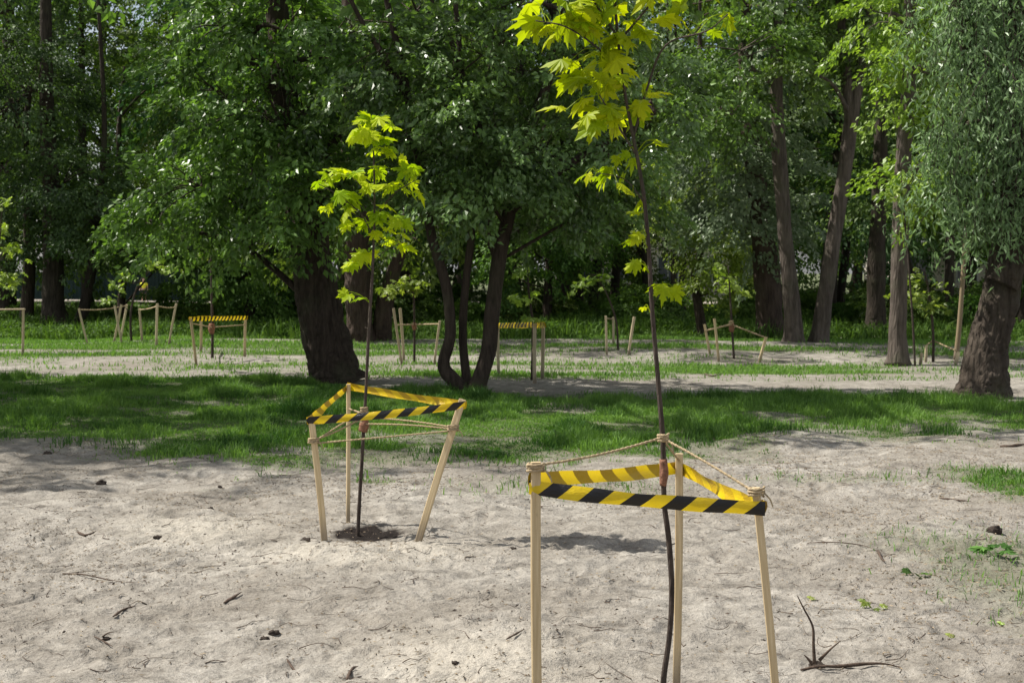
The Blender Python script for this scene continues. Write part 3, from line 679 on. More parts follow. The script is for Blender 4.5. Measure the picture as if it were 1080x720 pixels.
# --- light understory trees
def small_tree(px, py, Y, hpx, label, mat, blobs, stems=None, name='young_tree', m=110, leaf=.11, rad=.10, bark='bark_dark'):
    b = at(px, py, Y); 
    st = stems or [(S(Y, (px, py), (px + 3, py - hpx * .35), (px - 2, py - hpx * .7), (px + 4, py - hpx)), [rad, rad * .8, rad * .6, rad * .3])]
    return make_tree(name, (b.x, Y, 0), st, blobs, mat, M[bark], label, m=m, leaf=leaf, L=.8, W=.6, flare=.3, nseg=10, limb=.03, twigs=.3)
small_tree(740, 352, 37, 160, 'thin wavy dark trunk with light green leaves, right of the foreground sapling', M['leaf_light'],
    [BL(735, 190, 37, 40, 35, 1.3, 40), BL(755, 250, 36.8, 30, 35, 1.0, 32), BL(715, 225, 37, 30, 18, 1.0, 20), BL(762, 300, 36.5, 20, 16, .8, 12)],
    [(S(37, (742, 354), (736, 320), (733, 290), (739, 260), (737, 220), (735, 160), (738, 60), (738, -60)), [.14, .12, .11, .10, .09, .08, .06, .02])])
small_tree(28, 348, 40, 260, 'slim dark trunk near the left edge beside the flared twin trunk', M['leaf_bg2'],
    [BL(20, 200, 40, 60, 50, 2, 50), BL(30, 100, 40, 70, 60, 2.2, 60), BL(10, 250, 39.5, 40, 30, 1.4, 28)], rad=.2)
Yt = 39
make_tree('flared_tree', (at(58, 347, Yt).x, Yt, 0), [(S(Yt, (58, 350), (56, 325), (56, 280), (55, 220), (50, 120), (48, 0), (45, -150)), [.5, .31, .27, .25, .2, .15, .06]),
    (S(Yt + .4, (84, 346), (90, 320), (97, 280), (104, 220), (110, 140), (106, 40), (98, -80)), [.19, .15, .13, .10, .07, .05, .03])],
    [BL(60, 200, 39, 60, 45, 2, 55), BL(100, 230, 38.6, 45, 35, 1.5, 40), BL(15, 100, 39, 65, 70, 2.6, 80), (-13.8, 39, 12, 3.4, 4.5, 3, 90, .7, 1.4)],
    M['leaf_bg2'], M['bark_bg'], 'big dark trunk with flared foot among the shaded trees at left', m=110, leaf=.13, L=1.0, W=.7, flare=.6, nseg=20, twigs=.2)
small_tree(127, 350, 43, 280, 'thin straight dark trunk in front of the far green fence', M['leaf_bg'],
    [BL(135, 240, 42, 40, 35, 1.4, 34), BL(190, 230, 42, 60, 40, 1.8, 55), BL(240, 260, 41, 50, 35, 1.6, 46), BL(190, 90, 43, 42, 60, 2, 50)], rad=.13)
small_tree(262, 350, 40, 180, 'shaded tree with low leafy branches between far fence and leaning tree', M['leaf_bg'],
    [BL(240, 280, 39, 42, 25, 1.4, 42), BL(280, 250, 39.5, 45, 35, 1.6, 46), BL(215, 215, 40, 50, 35, 1.8, 46), BL(270, 310, 40, 30, 24, 1.2, 26)], rad=.16)
small_tree(577, 345, 42, 300, 'slim dark trunk right of the many-stemmed tree', M['leaf_bg'],
    [BL(560, 260, 41, 50, 30, 1.6, 40), BL(610, 240, 41, 50, 35, 1.6, 42), BL(590, 170, 42, 60, 40, 2, 40), BL(535, 290, 42, 30, 24, 1.2, 22)], rad=.14)

# ------------------------------------------------------------------ the woods behind: built once per kind, then copied
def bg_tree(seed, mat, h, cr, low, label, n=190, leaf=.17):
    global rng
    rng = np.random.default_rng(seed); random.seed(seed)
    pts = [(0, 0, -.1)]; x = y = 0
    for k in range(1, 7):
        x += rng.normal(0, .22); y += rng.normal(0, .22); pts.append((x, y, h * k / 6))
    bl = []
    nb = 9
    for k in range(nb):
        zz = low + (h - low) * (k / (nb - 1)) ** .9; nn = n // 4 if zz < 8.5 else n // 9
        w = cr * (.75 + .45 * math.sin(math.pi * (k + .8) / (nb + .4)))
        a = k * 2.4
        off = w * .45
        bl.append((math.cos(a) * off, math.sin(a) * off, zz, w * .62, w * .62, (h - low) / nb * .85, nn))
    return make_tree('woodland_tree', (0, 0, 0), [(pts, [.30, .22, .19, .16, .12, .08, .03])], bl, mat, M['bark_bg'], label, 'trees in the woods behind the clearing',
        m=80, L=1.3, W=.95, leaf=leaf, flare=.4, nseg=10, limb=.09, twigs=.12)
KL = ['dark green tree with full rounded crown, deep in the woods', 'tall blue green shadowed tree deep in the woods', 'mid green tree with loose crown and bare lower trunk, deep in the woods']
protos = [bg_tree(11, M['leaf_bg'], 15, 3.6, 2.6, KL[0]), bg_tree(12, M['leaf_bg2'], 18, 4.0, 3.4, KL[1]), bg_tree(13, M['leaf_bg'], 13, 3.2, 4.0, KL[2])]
rr = random.Random(5)
spots = []
for Yr, step, x0, x1 in ((45, 4.6, -20, 20), (53, 5.0, -24, 24), (62, 5.6, -27, 27), (78, 6.2, -36, 36), (92, 6.6, -42, 42), (108, 7.5, -48, 48)):
    x = x0 + rr.uniform(0, step)
    while x < x1:
        spots.append((x + rr.uniform(-1, 1), Yr + rr.uniform(-2.8, 2.8))); x += step
n_used = [0, 0, 0]
for k, (x, y) in enumerate(spots):
    px = 540 + F * x / y
    if 60 < y < 74 and px < 300: y += 12
    if abs(px - 118) < (55 if y < 50 else 88 if y < 86 else 58): continue
    if abs(px - 722) < 46: continue
    t = rr.choice([0, 1, 2, 0, 1]); sc = rr.uniform(.85, 1.25) * (1.25 if y > 70 else 1)
    if n_used[t] == 0:
        r = protos[t]; r.location = (x, y, 0); r.scale = (sc,) * 3
    else: copy_thing(protos[t], (x, y, 0), rr.uniform(0, 6.28), sc)
    n_used[t] += 1
rng = np.random.default_rng(99); random.seed(99)

for sx, sy, sg, st_ in ((-10.6, 15.0, .85, 0), (-11.4, 19.5, .9, 2)):
    copy_thing(protos[st_], (sx, sy, 0), sx, sg, 'broadleaf tree standing beyond the left end of the lawn strip', 'trees beyond the left end of the lawn')

# thin trunks of the wood edge (spindly trees, crowns hidden high up)
def thin_tree(px, py, w, Y, lean, label):
    k = Y / F; r = w * k / 2
    pts = S(Y, (px, py), (px + lean * .2 + rr.uniform(-2, 2), py - 35), (px + lean * .5 + rr.uniform(-3, 3), py - 80), (px + lean, py - 150), (px + lean * 1.3, py - 260), (px + lean * 1.5, py - 380))
    b = at(px, py, Y)
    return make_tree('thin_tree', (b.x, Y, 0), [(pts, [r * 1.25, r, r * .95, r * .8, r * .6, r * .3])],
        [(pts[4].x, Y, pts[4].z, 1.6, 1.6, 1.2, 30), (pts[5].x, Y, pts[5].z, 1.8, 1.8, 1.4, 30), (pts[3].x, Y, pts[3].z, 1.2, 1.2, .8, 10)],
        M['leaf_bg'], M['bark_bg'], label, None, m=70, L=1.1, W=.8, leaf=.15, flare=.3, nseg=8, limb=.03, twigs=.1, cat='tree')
for a in ((610, 338, 14, 48, -8, 'leaning dark trunk, third thin trunk right of the many-stemmed tree'), (627, 338, 11, 50, 4, 'dark upright trunk just left of two far pale stakes'),
          (648, 336, 9, 52, 8, 'slim dark trunk rising between two far pale stakes'), (682, 342, 6, 46, -6, 'very thin dark stem just left of the foreground sapling'),
          (711, 346, 6, 43, -5, 'very thin dark stem in front of the beige building'), (722, 345, 7, 44, -7, 'thin leaning stem at the right part of the beige building'),
          (775, 345, 16, 46, 10, 'dark trunk behind the far roped guard, left of the short thick trunk'), (924, 352, 20, 38, 4, 'broad black shaded trunk between the pair and the slim grey trunk'),
          (1000, 350, 10, 42, 4, 'dark shaded trunk directly behind the tall leaning pole'), (885, 342, 9, 46, 12, 'thin shaded trunk behind the leaning pair at right'),
          (545, 340, 8, 46, 4, 'thin shaded stem between the many-stemmed tree and far striped guard'), (94, 338, 12, 47, -6, 'shaded trunk right of the big flared trunk at left'),
          (300, 338, 12, 50, 5, 'shaded trunk left behind the leaning tree'), (430, 338, 9, 52, 3, 'shaded trunk behind the far rope guard near the middle')):
    thin_tree(*a)

# ------------------------------------------------------------------ shrubs of the wood edge
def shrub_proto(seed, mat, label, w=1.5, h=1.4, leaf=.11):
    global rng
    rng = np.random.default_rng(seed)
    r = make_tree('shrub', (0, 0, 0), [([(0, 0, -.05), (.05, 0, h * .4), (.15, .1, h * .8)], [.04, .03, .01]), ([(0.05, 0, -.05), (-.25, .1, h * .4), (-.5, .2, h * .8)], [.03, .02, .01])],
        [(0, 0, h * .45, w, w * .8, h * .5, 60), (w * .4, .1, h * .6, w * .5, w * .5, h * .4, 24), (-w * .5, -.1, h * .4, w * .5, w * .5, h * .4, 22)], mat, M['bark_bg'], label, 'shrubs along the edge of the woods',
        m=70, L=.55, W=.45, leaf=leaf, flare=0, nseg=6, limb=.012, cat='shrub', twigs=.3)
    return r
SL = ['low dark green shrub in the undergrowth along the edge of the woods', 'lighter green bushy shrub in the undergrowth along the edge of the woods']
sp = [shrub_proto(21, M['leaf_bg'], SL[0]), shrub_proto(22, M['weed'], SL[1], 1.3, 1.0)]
first = [True, True]
for k in range(58):
    if k < 26: y = rr.uniform(41, 47); x = -16 + 32 * (k + rr.random()) / 26
    else: y = rr.uniform(52, 62); x = -21 + 42 * (k - 26 + rr.random()) / 32
    px = 540 + F * x / y
    if px < 300 and y > 48: y = 50; 
    if abs(px - 722) < 34 or abs(px - 155) < 18: continue
    t = rr.choice([0, 0, 1]); sc = rr.uniform(.6, 1.15)
    if px < 235: sc = rr.uniform(.35, .5); y = min(y, 46)
    if first[t]: sp[t].location = (x, y, 0); sp[t].scale = (sc,) * 3; first[t] = False
    else: copy_thing(sp[t], (x, y, 0), rr.uniform(0, 6.28), sc)
rng = np.random.default_rng(77)

# ------------------------------------------------------------------ tree guards
def ribbon(mb, A, B, w, u0, sag=.0, wr=.006, out=(0, -1, 0), tilt=0.0, n=26):
    A = np.array(tuple(A), float); B = np.array(tuple(B), float)
    t = np.linspace(0, 1, n); C = A[None] + (B - A)[None] * t[:, None]
    C[:, 2] -= sag * np.sin(np.pi * t)
    out = np.array(out, float)
    ph = random.random() * 6
    C += out[None] * (wr * np.sin(t * 9 + ph) + wr * .6 * np.sin(t * 23 + ph * 2))[:, None]
    L = np.linalg.norm(B - A)
    tw = tilt + .22 * np.sin(t * 5 + ph) + .12 * np.sin(t * 13 + ph * 3); up_w = 1 - .10 * np.abs(np.sin(t * 7 + ph)) ** 3
    up = np.stack([out[0] * np.sin(tw), out[1] * np.sin(tw), np.cos(tw)], -1)
    rows = []
    for v in (-.5, -.17, .17, .5):
        rows.append(C + up * w * v * up_w[:, None] + out[None] * (.004 * math.cos(v * 6)))
    V = np.stack(rows, 1).reshape(-1, 3)
    U = np.stack([np.repeat(u0 + t * L, 4), np.tile([0, .33, .67, 1.0], n)], -1)
    i = np.arange(n - 1)[:, None] * 4; j = np.arange(3)[None]
    Fq = np.stack([i + j, i + j + 4, i + j + 5, i + j + 1], -1).reshape(-1, 4)
    mb.add(V, Fq, None, U)
    return u0 + L
def rope(mb, A, B, r, sag=.02, loops=0):
    A = np.array(tuple(A), float); B = np.array(tuple(B), float)
    n = 60; t = np.linspace(0, 1, n); C = A[None] + (B - A)[None] * t[:, None]; C[:, 2] -= sag * np.sin(np.pi * t)
    L = np.linalg.norm(B - A)
    for ph in (0, np.pi):
        a = t * L / (r * 9) * 6.28 + ph
        P = C + np.stack([np.zeros(n), np.cos(a), np.sin(a)], -1) * r * .5
        V_, F_, U_ = tube(P, [r * .72] * 2, 5, 0, n); mb.add(V_, F_)
def wrap(mb, C, rad, r, turns=3, pitch=None):
    n = turns * 14; a = np.linspace(0, turns * 6.28, n); C = np.array(tuple(C), float)
    P = C[None] + np.stack([np.cos(a) * rad, np.sin(a) * rad, np.linspace(0, turns * (pitch or r * 2.1), n)], -1)
    P += rng.normal(0, r * .25, P.shape)
    V_, F_, U_ = tube(P, [r, r], 5, 0, n); mb.add(V_, F_)
    P2 = [C + [rad, -rad * .5, r * 2], C + [rad * 1.6, -rad * .8, -.01], C + [rad * 1.9, -rad, -.035]]
    V_, F_, U_ = tube(P2, [r * .8, r * .5], 5, 0, 8); mb.add(V_, F_)
def guard(label, stakes, w=.042, d=.024, mat='wood', tape=None, ropes=(), rr_=.0045, rail=None, wraps=(), tw=.07, group=None, ws=None):
    """stakes: (base px, base py, top px, top py, Y or None, dY of the top)"""
    P = []
    for s in stakes:
        bx, by, tx, ty = s[:4]; Yb = s[4] if len(s) > 4 and s[4] else gp(bx, by).y
        b = at(bx, by, Yb); b.z = 0
        x_, y_, z_ = ray(bx, by); b.x = x_ / y_ * Yb
        dY = s[5] if len(s) > 5 else 0
        t = at(tx, ty, Yb + dY); b2 = b - (t - b).normalized() * .08; b2.z += hz(b.x, b.y)
        P.append((b2, t))
    c = sum((p[0] for p in P), Vector()) / len(P)
    root = empty('tree_guard', (c.x, c.y, 0)); tag(root, label, 'tree guard', group)
    for k, (b, t) in enumerate(P):
        mb = MB(); V_, F_, U_ = bar(b, t, w * random.uniform(.9, 1.1) * (ws[k] if ws else 1), d * random.uniform(.9, 1.15), random.uniform(-.35, .35), random.uniform(-.006, .006)); mb.add(V_, F_, None, U_)
        mb.build('stake', M[mat], root, False, origin=(c.x, c.y, 0))
    if tape:
        mb = MB(); u = random.random()
        cc = sum((p[1] for p in P), Vector()) / len(P)
        pts = []
        for (k, dz) in tape: 
            b, t = P[k]; dirn = (b - t).normalized(); q = t + dirn * dz; pts.append((k, q))
        for i_ in range(len(pts) - 1):
            A = pts[i_][1]; B = pts[i_ + 1][1]
            dv = (B - A); dv.z = 0; dv.normalize(); out = Vector((dv.y, -dv.x, 0))
            mdp = (A + B) / 2 - cc
            if out.x * mdp.x + out.y * mdp.y < 0: out = -out
            off = out * (d * .5 + .006)
            ext = dv * (w * .5 + .006)
            # face winding: the printed side looks outwards
            if i_ == 0: a0, b0_ = A - ext + off, B + ext + off
            else: a0, b0_ = A - ext + off, B + ext + off
            flip = (dv.cross(Vector((0, 0, 1)))).dot(out) < 0
            if flip: u = ribbon(mb, b0_, a0, tw, u, random.uniform(.004, .016), .006, out)
            else: u = ribbon(mb, a0, b0_, tw, u, random.uniform(0, .012), .004, out)
        for k, q in pts[:3]:
            b, t = P[k]
            for s_ in range(2):
                cw = q + Vector((0, 0, -tw * .25 + s_ * tw * .5))
        mb.build('barrier_tape', M['tape'], root, True, origin=(c.x, c.y, 0))
    if ropes or wraps:
        mb = MB()
        def pt(e):
            if isinstance(e[0], str):
                b, t = P[int(e[0][1:])]; return t + (b - t).normalized() * e[1]
            return at(*e)
        for A, B, sg in ropes: rope(mb, pt(A), pt(B), rr_, sg)
        for e, rad in wraps: wrap(mb, pt(e), rad, rr_)
        mb.build('rope', M['rope'], root, True, origin=(c.x, c.y, 0))
    if rail:
        mb = MB()
        V_, F_, U_ = bar(P[rail[0]][1] + Vector((-.03, 0, 0)), P[rail[1]][1] + Vector((.03, 0, 0)), .03, .06, 0); mb.add(V_, F_, None, U_)
        mb.build('rail', M['wood_pale'], root, False, origin=(c.x, c.y, 0))
    return root, P
# foreground guard
guard('nearest wooden stake guard with striped tape and rope, around the foreground sapling', 
      [(567, 770, 565, 487, 5.05), (713, 723, 716.5, 478, 5.65), (822, 775, 797, 514, 5.0)],
      tape=[(0, .09), (2, .072), (1, .06), (0, .06)], ropes=[(('s0', .012), (699, 461, 5.33), .012), ((699, 462, 5.36), ('s2', .02), -.005), ((700, 464, 5.38), ('s1', .03), 0)],
      wraps=[(('s0', .035), .03), (('s2', .03), .028), ((699.5, 466, 5.36), .02)], rr_=.0048, tw=.054, w=.036, d=.022, ws=(1.05, .8, .82))
# second guard
guard('second guard, with splayed stakes and striped tape, over the dug hole', 
      [(342, 571, 328, 440, 8.62), (367, 553, 367.5, 405, 9.25), (441, 574, 488, 421, 8.6)], w=.042, d=.025, ws=(1, .65, 1),
      tape=[(0, .02), (2, .035), (1, .015), (0, .02)],
      ropes=[(('s0', .14), (383, 440, 8.92), .01), (('s0', .15), (384, 432, 8.95), .0), ((384, 440, 8.93), ('s2', .18), -.01), ((384, 447, 8.93), ('s2', .19), -.01), (('s0', .16), ('s2', .2), .0), ((383, 436, 8.95), ('s1', .16), .0)],
      wraps=[(('s0', .16), .032), (('s2', .2), .032), ((383.5, 448, 8.95), .022), ((384, 435, 8.95), .022)], rr_=.0055, tw=.05)
# far guards
kw = dict(w=.045, d=.035, mat='wood_pale', rr_=.012)
guard('pale wooden guard with flat top rail at the left edge of the clearing', [(24, 381, 24.5, 326, 26.5), (-38, 378, -40, 327, 26.5), (-6, 366, -8, 326, 29)], rail=(1, 0), **kw)
guard('far guard of splayed stakes and slack rope, first right of the left rail guard', [(93, 366, 83, 325, 30.0), (120, 368, 128, 321, 30.5), (127, 361, 134, 321, 32), (129, 368, 121, 322, 30.3)],
      ropes=[(('s0', .03), ('s1', .05), .03), (('s1', .05), ('s2', .03), .0)], **kw)
guard('far guard of one upright and one leaning pale stake beside the taped guard at left', [(165, 371, 166, 320, 29), (178, 370, 186, 320, 29.2), (150, 363, 147, 325, 31)],
      ropes=[(('s0', .05), ('s1', .08), .02), (('s2', .03), ('s0', .05), .02)], **kw)
guard('small far guard with striped tape at left beside the leaning tree', [(207, 384, 201, 335, 24.6), (212, 372, 212, 334, 28), (258, 372, 259, 334, 26.8)],
      tape=[(0, .02), (2, .02), (1, .02), (0, .02)], w=.045, d=.035, mat='wood', tw=.08, ropes=[(('s0', .1), (224, 345, 26.2), .0), ((224, 345, 26.2), ('s2', .15), 0)], rr_=.01)
guard('far guard of pale stakes and straight rope between leaning and many-stemmed trees', [(424, 383, 415, 325, 25.2), (426, 378, 422, 325, 26.5), (458, 384, 464, 338, 25.3)],
      ropes=[(('s0', .30), (437, 342, 26), .0), ((437, 342, 26), ('s2', .06), .0)], wraps=[((437, 345, 26), .03)], **kw)
guard('far guard with striped tape just right of the many-stemmed tree', [(526, 394, 525, 342, 22.6), (564, 404, 564, 341, 21.0), (572, 400, 573, 341, 21.8)],
      tape=[(0, .02), (1, .02), (2, .02), (0, .02)], w=.05, d=.04, mat='wood_pale', tw=.085)
guard('far guard of two pale stakes behind the foreground sapling', [(640, 375, 639, 333, 27.6), (663, 375, 669, 334, 27.6), (647, 366, 647, 334, 30)],
      ropes=[(('s0', .05), ('s2', .05), .0)], **kw)
guard('far roped guard of three stakes in front of the short thick trunk', [(749, 380, 743, 342, 27.4), (758, 385, 753.5, 336, 26.5), (801, 383, 808, 355, 26.6)],
      ropes=[(('s1', .18), (771, 342, 27), .0), ((771, 342, 27), ('s2', .02), .0), (('s0', .12), ('s1', .18), .0)], wraps=[((771, 344, 27), .035)], w=.05, d=.04, mat='wood', rr_=.016)
guard('far roped guard of short stakes next to the willow', [(971, 389, 972, 372, 26), (976, 389, 977, 364, 26.4), (1008, 391, 1011, 371, 25.8)],
      ropes=[(('s1', .0), (984, 359, 26.5), .0), ((984, 359, 26.5), ('s2', .0), .0)], w=.055, d=.05, mat='wood_pale', rr_=.014)

# tall pole
mb = MB()
V_, F_, U_ = tube([at(1008, 380, 26.8), at(1012, 340, 26.8), at(1016, 285, 26.8), at(1019, 235, 26.8)], [.05, .046, .042, .036], 9, .06, 20); mb.add(V_, F_, None, U_)
tag(mb.build('wooden_pole', M['old_wood']), 'tall bare leaning pole standing beside the willow trunk', 'pole')

# ------------------------------------------------------------------ saplings
MAPLE = [(0, .02), (.10, -.02), (.24, .02), (.30, .10), (.50, .13), (.40, .24), (.56, .33), (.36, .36), (.30, .42), (.42, .52), (.50, .72), (.36, .66), (.32, .72), (.20, .56), (.16, .62), (.20, .80), (.10, .82), (0, 1.06)]
MP = np.array(MAPLE + [(-x, y) for x, y in MAPLE[::-1][1:-1]])
def maple_leaf(mb, base, d, nrm, size, tint, droop=.25, cup=.15):
    d = np.array(d, float); d /= np.linalg.norm(d); s = np.cross(d, nrm); s /= np.linalg.norm(s) + 1e-9; n = np.cross(s, d)
    q = np.vstack([[0, .34], MP]); q = q + rng.normal(0, .022, q.shape)
    z = -droop * q[:, 1] ** 2 - cup * np.abs(q[:, 0]) + .05 * np.sin(q[:, 0] * 14)
    z[0] += .05
    V = np.array(base)[None] + (s[None] * q[:, :1] + d[None] * q[:, 1:] + n[None] * z[:, None]) * size
    k = len(MP); i = np.arange(1, k + 1); j = np.concatenate([i[1:], [1]])
    mb.add(V, np.stack([np.zeros(k, int), i, j], -1), np.full(len(V), tint))
def sapling(label, Y, path, rad, leaves, branches=(), mat='leaf_gold', per=2, name='maple_sapling', wrapat=None, lf=None, zb=None):
    pts = S(Y, *path); base = Vector((pts[0].x, Y, 0)); root = empty(name, base); tag(root, label, 'sapling')
    pts[0].z = hz(pts[0].x, Y) - .05
    sb = MB(); V_, F_, U_ = tube(pts, rad, 9, .12, len(pts) * 8, 2.0); sb.add(V_, F_, None, U_)
    C = catmull([tuple(p) for p in pts], 80)
    # nodes and buds along the stem
    for _ in range(10):
        c = C[rng.integers(5, 78)]; dd = rng.normal(0, 1, 3); dd[2] = .6; dd /= np.linalg.norm(dd)
        V_, F_, U_ = tube([c, c + dd * rng.uniform(.01, .03)], [.004, .0015], 5, 0, 3); sb.add(V_, F_)
    for br, r in branches:
        bp_ = S(Y, *[q[:2] for q in br])
        for k, q in enumerate(br):
            if len(q) > 2: bp_[k] = at(q[0], q[1], Y + q[2])
        V_, F_, U_ = tube(bp_, [r, r * .45], 6, .1, len(bp_) * 5); sb.add(V_, F_)
        C = np.vstack([C, catmull([tuple(p) for p in bp_], 20)])
    fb = MB()
    for (px, py, sz) in leaves:
        s_m = sz * Y / F
        for k in range(per if sz > 12 else 1):
            c = np.array(tuple(at(px, py, Y))) + rng.normal(0, 1, 3) * s_m * np.array([.22, .55, .16])
            if k == 0: c = np.array(tuple(at(px, py, Y))); c[1] += rng.normal(0, .10)
            size = s_m * rng.uniform(.75, 1.0)
            ok = C[C[:, 2] < c[2] + .05]
            src = (ok if len(ok) else C); a = src[(np.linalg.norm(src - c, axis=1) + .3 * np.abs(c[2] - .06 - src[:, 2])).argmin()]
            dr = c - a; dr[2] = -abs(rng.normal(.25, .25)) * np.hypot(dr[0], dr[1]) ; dr = dr / (np.linalg.norm(dr) + 1e-6)
            dr = dr + rng.normal(0, .25, 3); dr /= np.linalg.norm(dr)
            nrm = np.array([0, 0, 1.0]) + rng.normal(0, .4, 3) + np.array([0, -.35, 0])
            b_ = c - dr * size * .45
            maple_leaf(fb, b_, dr, nrm, size * rng.uniform(.75, 1.08), rng.random(), rng.uniform(.1, .65), rng.uniform(0, .5))
            V_, F_, U_ = tube([a, (a + b_) / 2 + [0, 0, .02], b_], [.0018, .0012], 4, 0, 7, caps=False); fb.add(V_, F_, np.full(len(V_), .3))
    sb.build('stem', M['bark_sapling'], root, True, origin=tuple(base))
    fb.build('foliage', M[mat], root, False, origin=tuple(base))
    if wrapat:
        wb = MB(); A, B, r = wrapat
        V_, F_, U_ = tube([at(*A, Y), at((A[0] + B[0]) / 2 + 1, (A[1] + B[1]) / 2, Y), at(*B, Y)], [r * .8, r * 1.2, r], 9, .3, 12, 3.0); wb.add(V_, F_)
        wb.build('burlap_wrap', M['wrap'], root, True, origin=tuple(base))
    return root
LV1 = [(561, 20, 40), (580, 30, 26), (600, 8, 36), (615, 30, 38), (637, 15, 34), (622, 8, 36), (590, 62, 34), (612, 70, 40), (630, 55, 36), (632, 85, 32), (630, 112, 46), (615, 130, 32), (612, 108, 34), (645, 117, 30), (640, 95, 34), (655, 90, 22),
       (662, 42, 24), (682, 30, 32), (720, 15, 40), (763, 25, 26), (675, 114, 30), (693, 100, 22), (698, 147, 14), (637, 180, 32), (657, 165, 22), (615, 189, 22), (657, 197, 28), (670, 218, 22), (667, 253, 20), (664, 280, 26), (680, 283, 9), (698, 306, 27), (680, 326, 11),
       (598, 22, 34), (628, 30, 34), (645, 72, 30), (602, 78, 30), (650, -10, 40), (625, -25, 40), (680, -20, 40), (640, -50, 40), (665, -60, 38), (600, -30, 36), (710, -30, 36), (650, 40, 30), (648, 128, 24), (740, -15, 34)]
sapling('tall golden leaved maple sapling with thin bare stem inside the nearest guard', 5.4,
        [(699, 745), (700, 715), (706, 670), (708.5, 620), (705, 565), (700.5, 528), (699, 463), (694, 400), (688, 330), (684, 260), (678, 200), (667, 140), (657, 85), (650, 20), (646, -50), (644, -90)],
        [.0135, .0118, .0108, .0105, .0105, .0105, .0100, .0095, .0088, .0082, .0074, .0068, .006, .0055, .0035, .002], [(a, b, c * (1.08 if b < 140 else .9)) for a, b, c in LV1], per=3,
        branches=[([(668, 145), (682, 95), (702, 48, -.1), (745, 33, -.25), (768, 15, -.3)], .005), ([(660, 95), (640, 60), (600, 30, -.1), (565, 22, -.15)], .0045), ([(672, 165), (650, 130), (632, 100, -.08)], .0045), ([(680, 215), (660, 190), (630, 182, -.08)], .003), ([(652, 45), (690, 0), (720, -40)], .005), ([(652, 40), (625, 0), (600, -40)], .005), ([(686, 330), (692, 315), (698, 308)], .002)],
        wrapat=((699.5, 512), (699.5, 484), .0155))
LV2 = [(380, 128, 26), (392, 124, 28), (404, 130, 26), (372, 140, 22), (388, 142, 28), (404, 144, 24), (334, 193, 24), (350, 180, 24), (361, 178, 30), (380, 183, 26), (402, 176, 28), (420, 176, 26), (434, 180, 24), (372, 208, 34), (388, 198, 28), (410, 198, 30), (428, 196, 24), (441, 204, 20),
       (403, 224, 34), (421, 230, 26), (365, 216, 24), (359, 237, 24), (381, 234, 28), (428, 238, 22), (343, 218, 16), (400, 226, 24), (380, 267, 26), (366, 277, 24), (426, 257, 24), (368, 311, 20), (410, 252, 20), (395, 244, 24), (392, 158, 20), (412, 160, 18)]
sapling('golden leaved maple sapling rising from the dug hole inside the second guard', 8.95,
        [(377, 563), (379, 530), (381.5, 490), (383.5, 455), (386, 410), (389, 350), (392, 300), (394, 260), (395, 215), (394, 160), (392, 130)],
        [.0135, .0125, .0118, .011, .0098, .0105, .0095, .008, .0065, .005, .003], [(a, b, c * .9) for a, b, c in LV2], per=3,
        branches=[([(394, 250), (380, 225), (355, 205, -.1), (336, 194, -.15)], .005), ([(395, 230), (415, 205), (438, 190, -.1)], .005), ([(394, 275), (410, 262), (425, 256, -.1)], .003), ([(394, 215), (375, 190), (362, 180, .1)], .004)],
        wrapat=((384, 440), (383, 455), .028))
def far_sap(label, Y, path, w, blobs, mat, cloth=None):
    pts = S(Y, *path); b = Vector((pts[0].x, Y, 0)); pts[0].z = -.05
    root = empty('sapling', b); tag(root, label, 'sapling')
    sb = MB(); V_, F_, U_ = tube(pts, [w, w * .8, w * .4], 7, .08, 24); sb.add(V_, F_)
    for (px, py, r_, n) in blobs:
        c = at(px, py, Y); q = [p for p in pts if p.z < c.z + .3] or pts; a = min(q, key=lambda p: (p - c).length)
        V_, F_, U_ = tube([a, (a + c) / 2 + Vector((0, 0, .05)), c], [w * .3, .003], 5, 0, 8); sb.add(V_, F_)
    sb.build('stem', M['bark_sapling'], root, True, origin=tuple(b))
    if blobs:
        fb = MB()
        for (px, py, r_, n) in blobs:
            c = at(px, py, Y); rm = r_ * Y / F
            for _ in range(n):
                p = np.array(tuple(c)) + rng.normal(0, .5, 3) * rm * np.array([1, 1, .6])
                d = rng.normal(0, 1, 3); d[2] = -.4
                maple_leaf(fb, p, d, np.array([0, -.3, 1]) + rng.normal(0, .4, 3), rng.uniform(.10, .17), rng.random())
        fb.build('foliage', M[mat], root, False, origin=tuple(b))
    if cloth:
        wb = MB(); A, B, r = cloth
        V_, F_, U_ = tube([at(*A, Y), at(*B, Y)], [r * .8, r * 1.2, r], 8, .3, 8, 3.0); wb.add(V_, F_); wb.build('burlap_wrap', M['wrap'], root, True, origin=tuple(b))
    return root
far_sap('bright yellow green sapling next to the willow, inside the short roped guard', 26.4, [(984, 391), (984, 350), (980, 310), (975, 285)], .028, [(965, 305, 24, 30), (948, 312, 16, 14), (978, 322, 18, 18), (988, 300, 14, 9), (960, 290, 12, 10)], 'leaf_light')
far_sap('thin dark sapling inside the small striped guard at left', 26.2, [(224, 392), (224, 345), (223, 300), (222, 262)], .03, [(222, 268, 16, 12)], 'leaf_light', ((223.5, 352), (223.5, 341), .05))
far_sap('sapling with light green leaves inside the far rope guard between two big trees', 26.0, [(437, 384), (437, 340), (436, 310), (432, 290)], .026, [(425, 302, 18, 34), (412, 308, 12, 16), (440, 300, 12, 14)], 'leaf_light', ((437, 348), (437, 340), .04))
far_sap('thin sapling inside the far striped guard right of the many-stemmed tree', 21.6, [(561, 405), (562, 345), (558, 310), (556, 280)], .024, [(556, 312, 14, 14), (560, 335, 10, 8), (555, 285, 12, 10)], 'leaf_light')
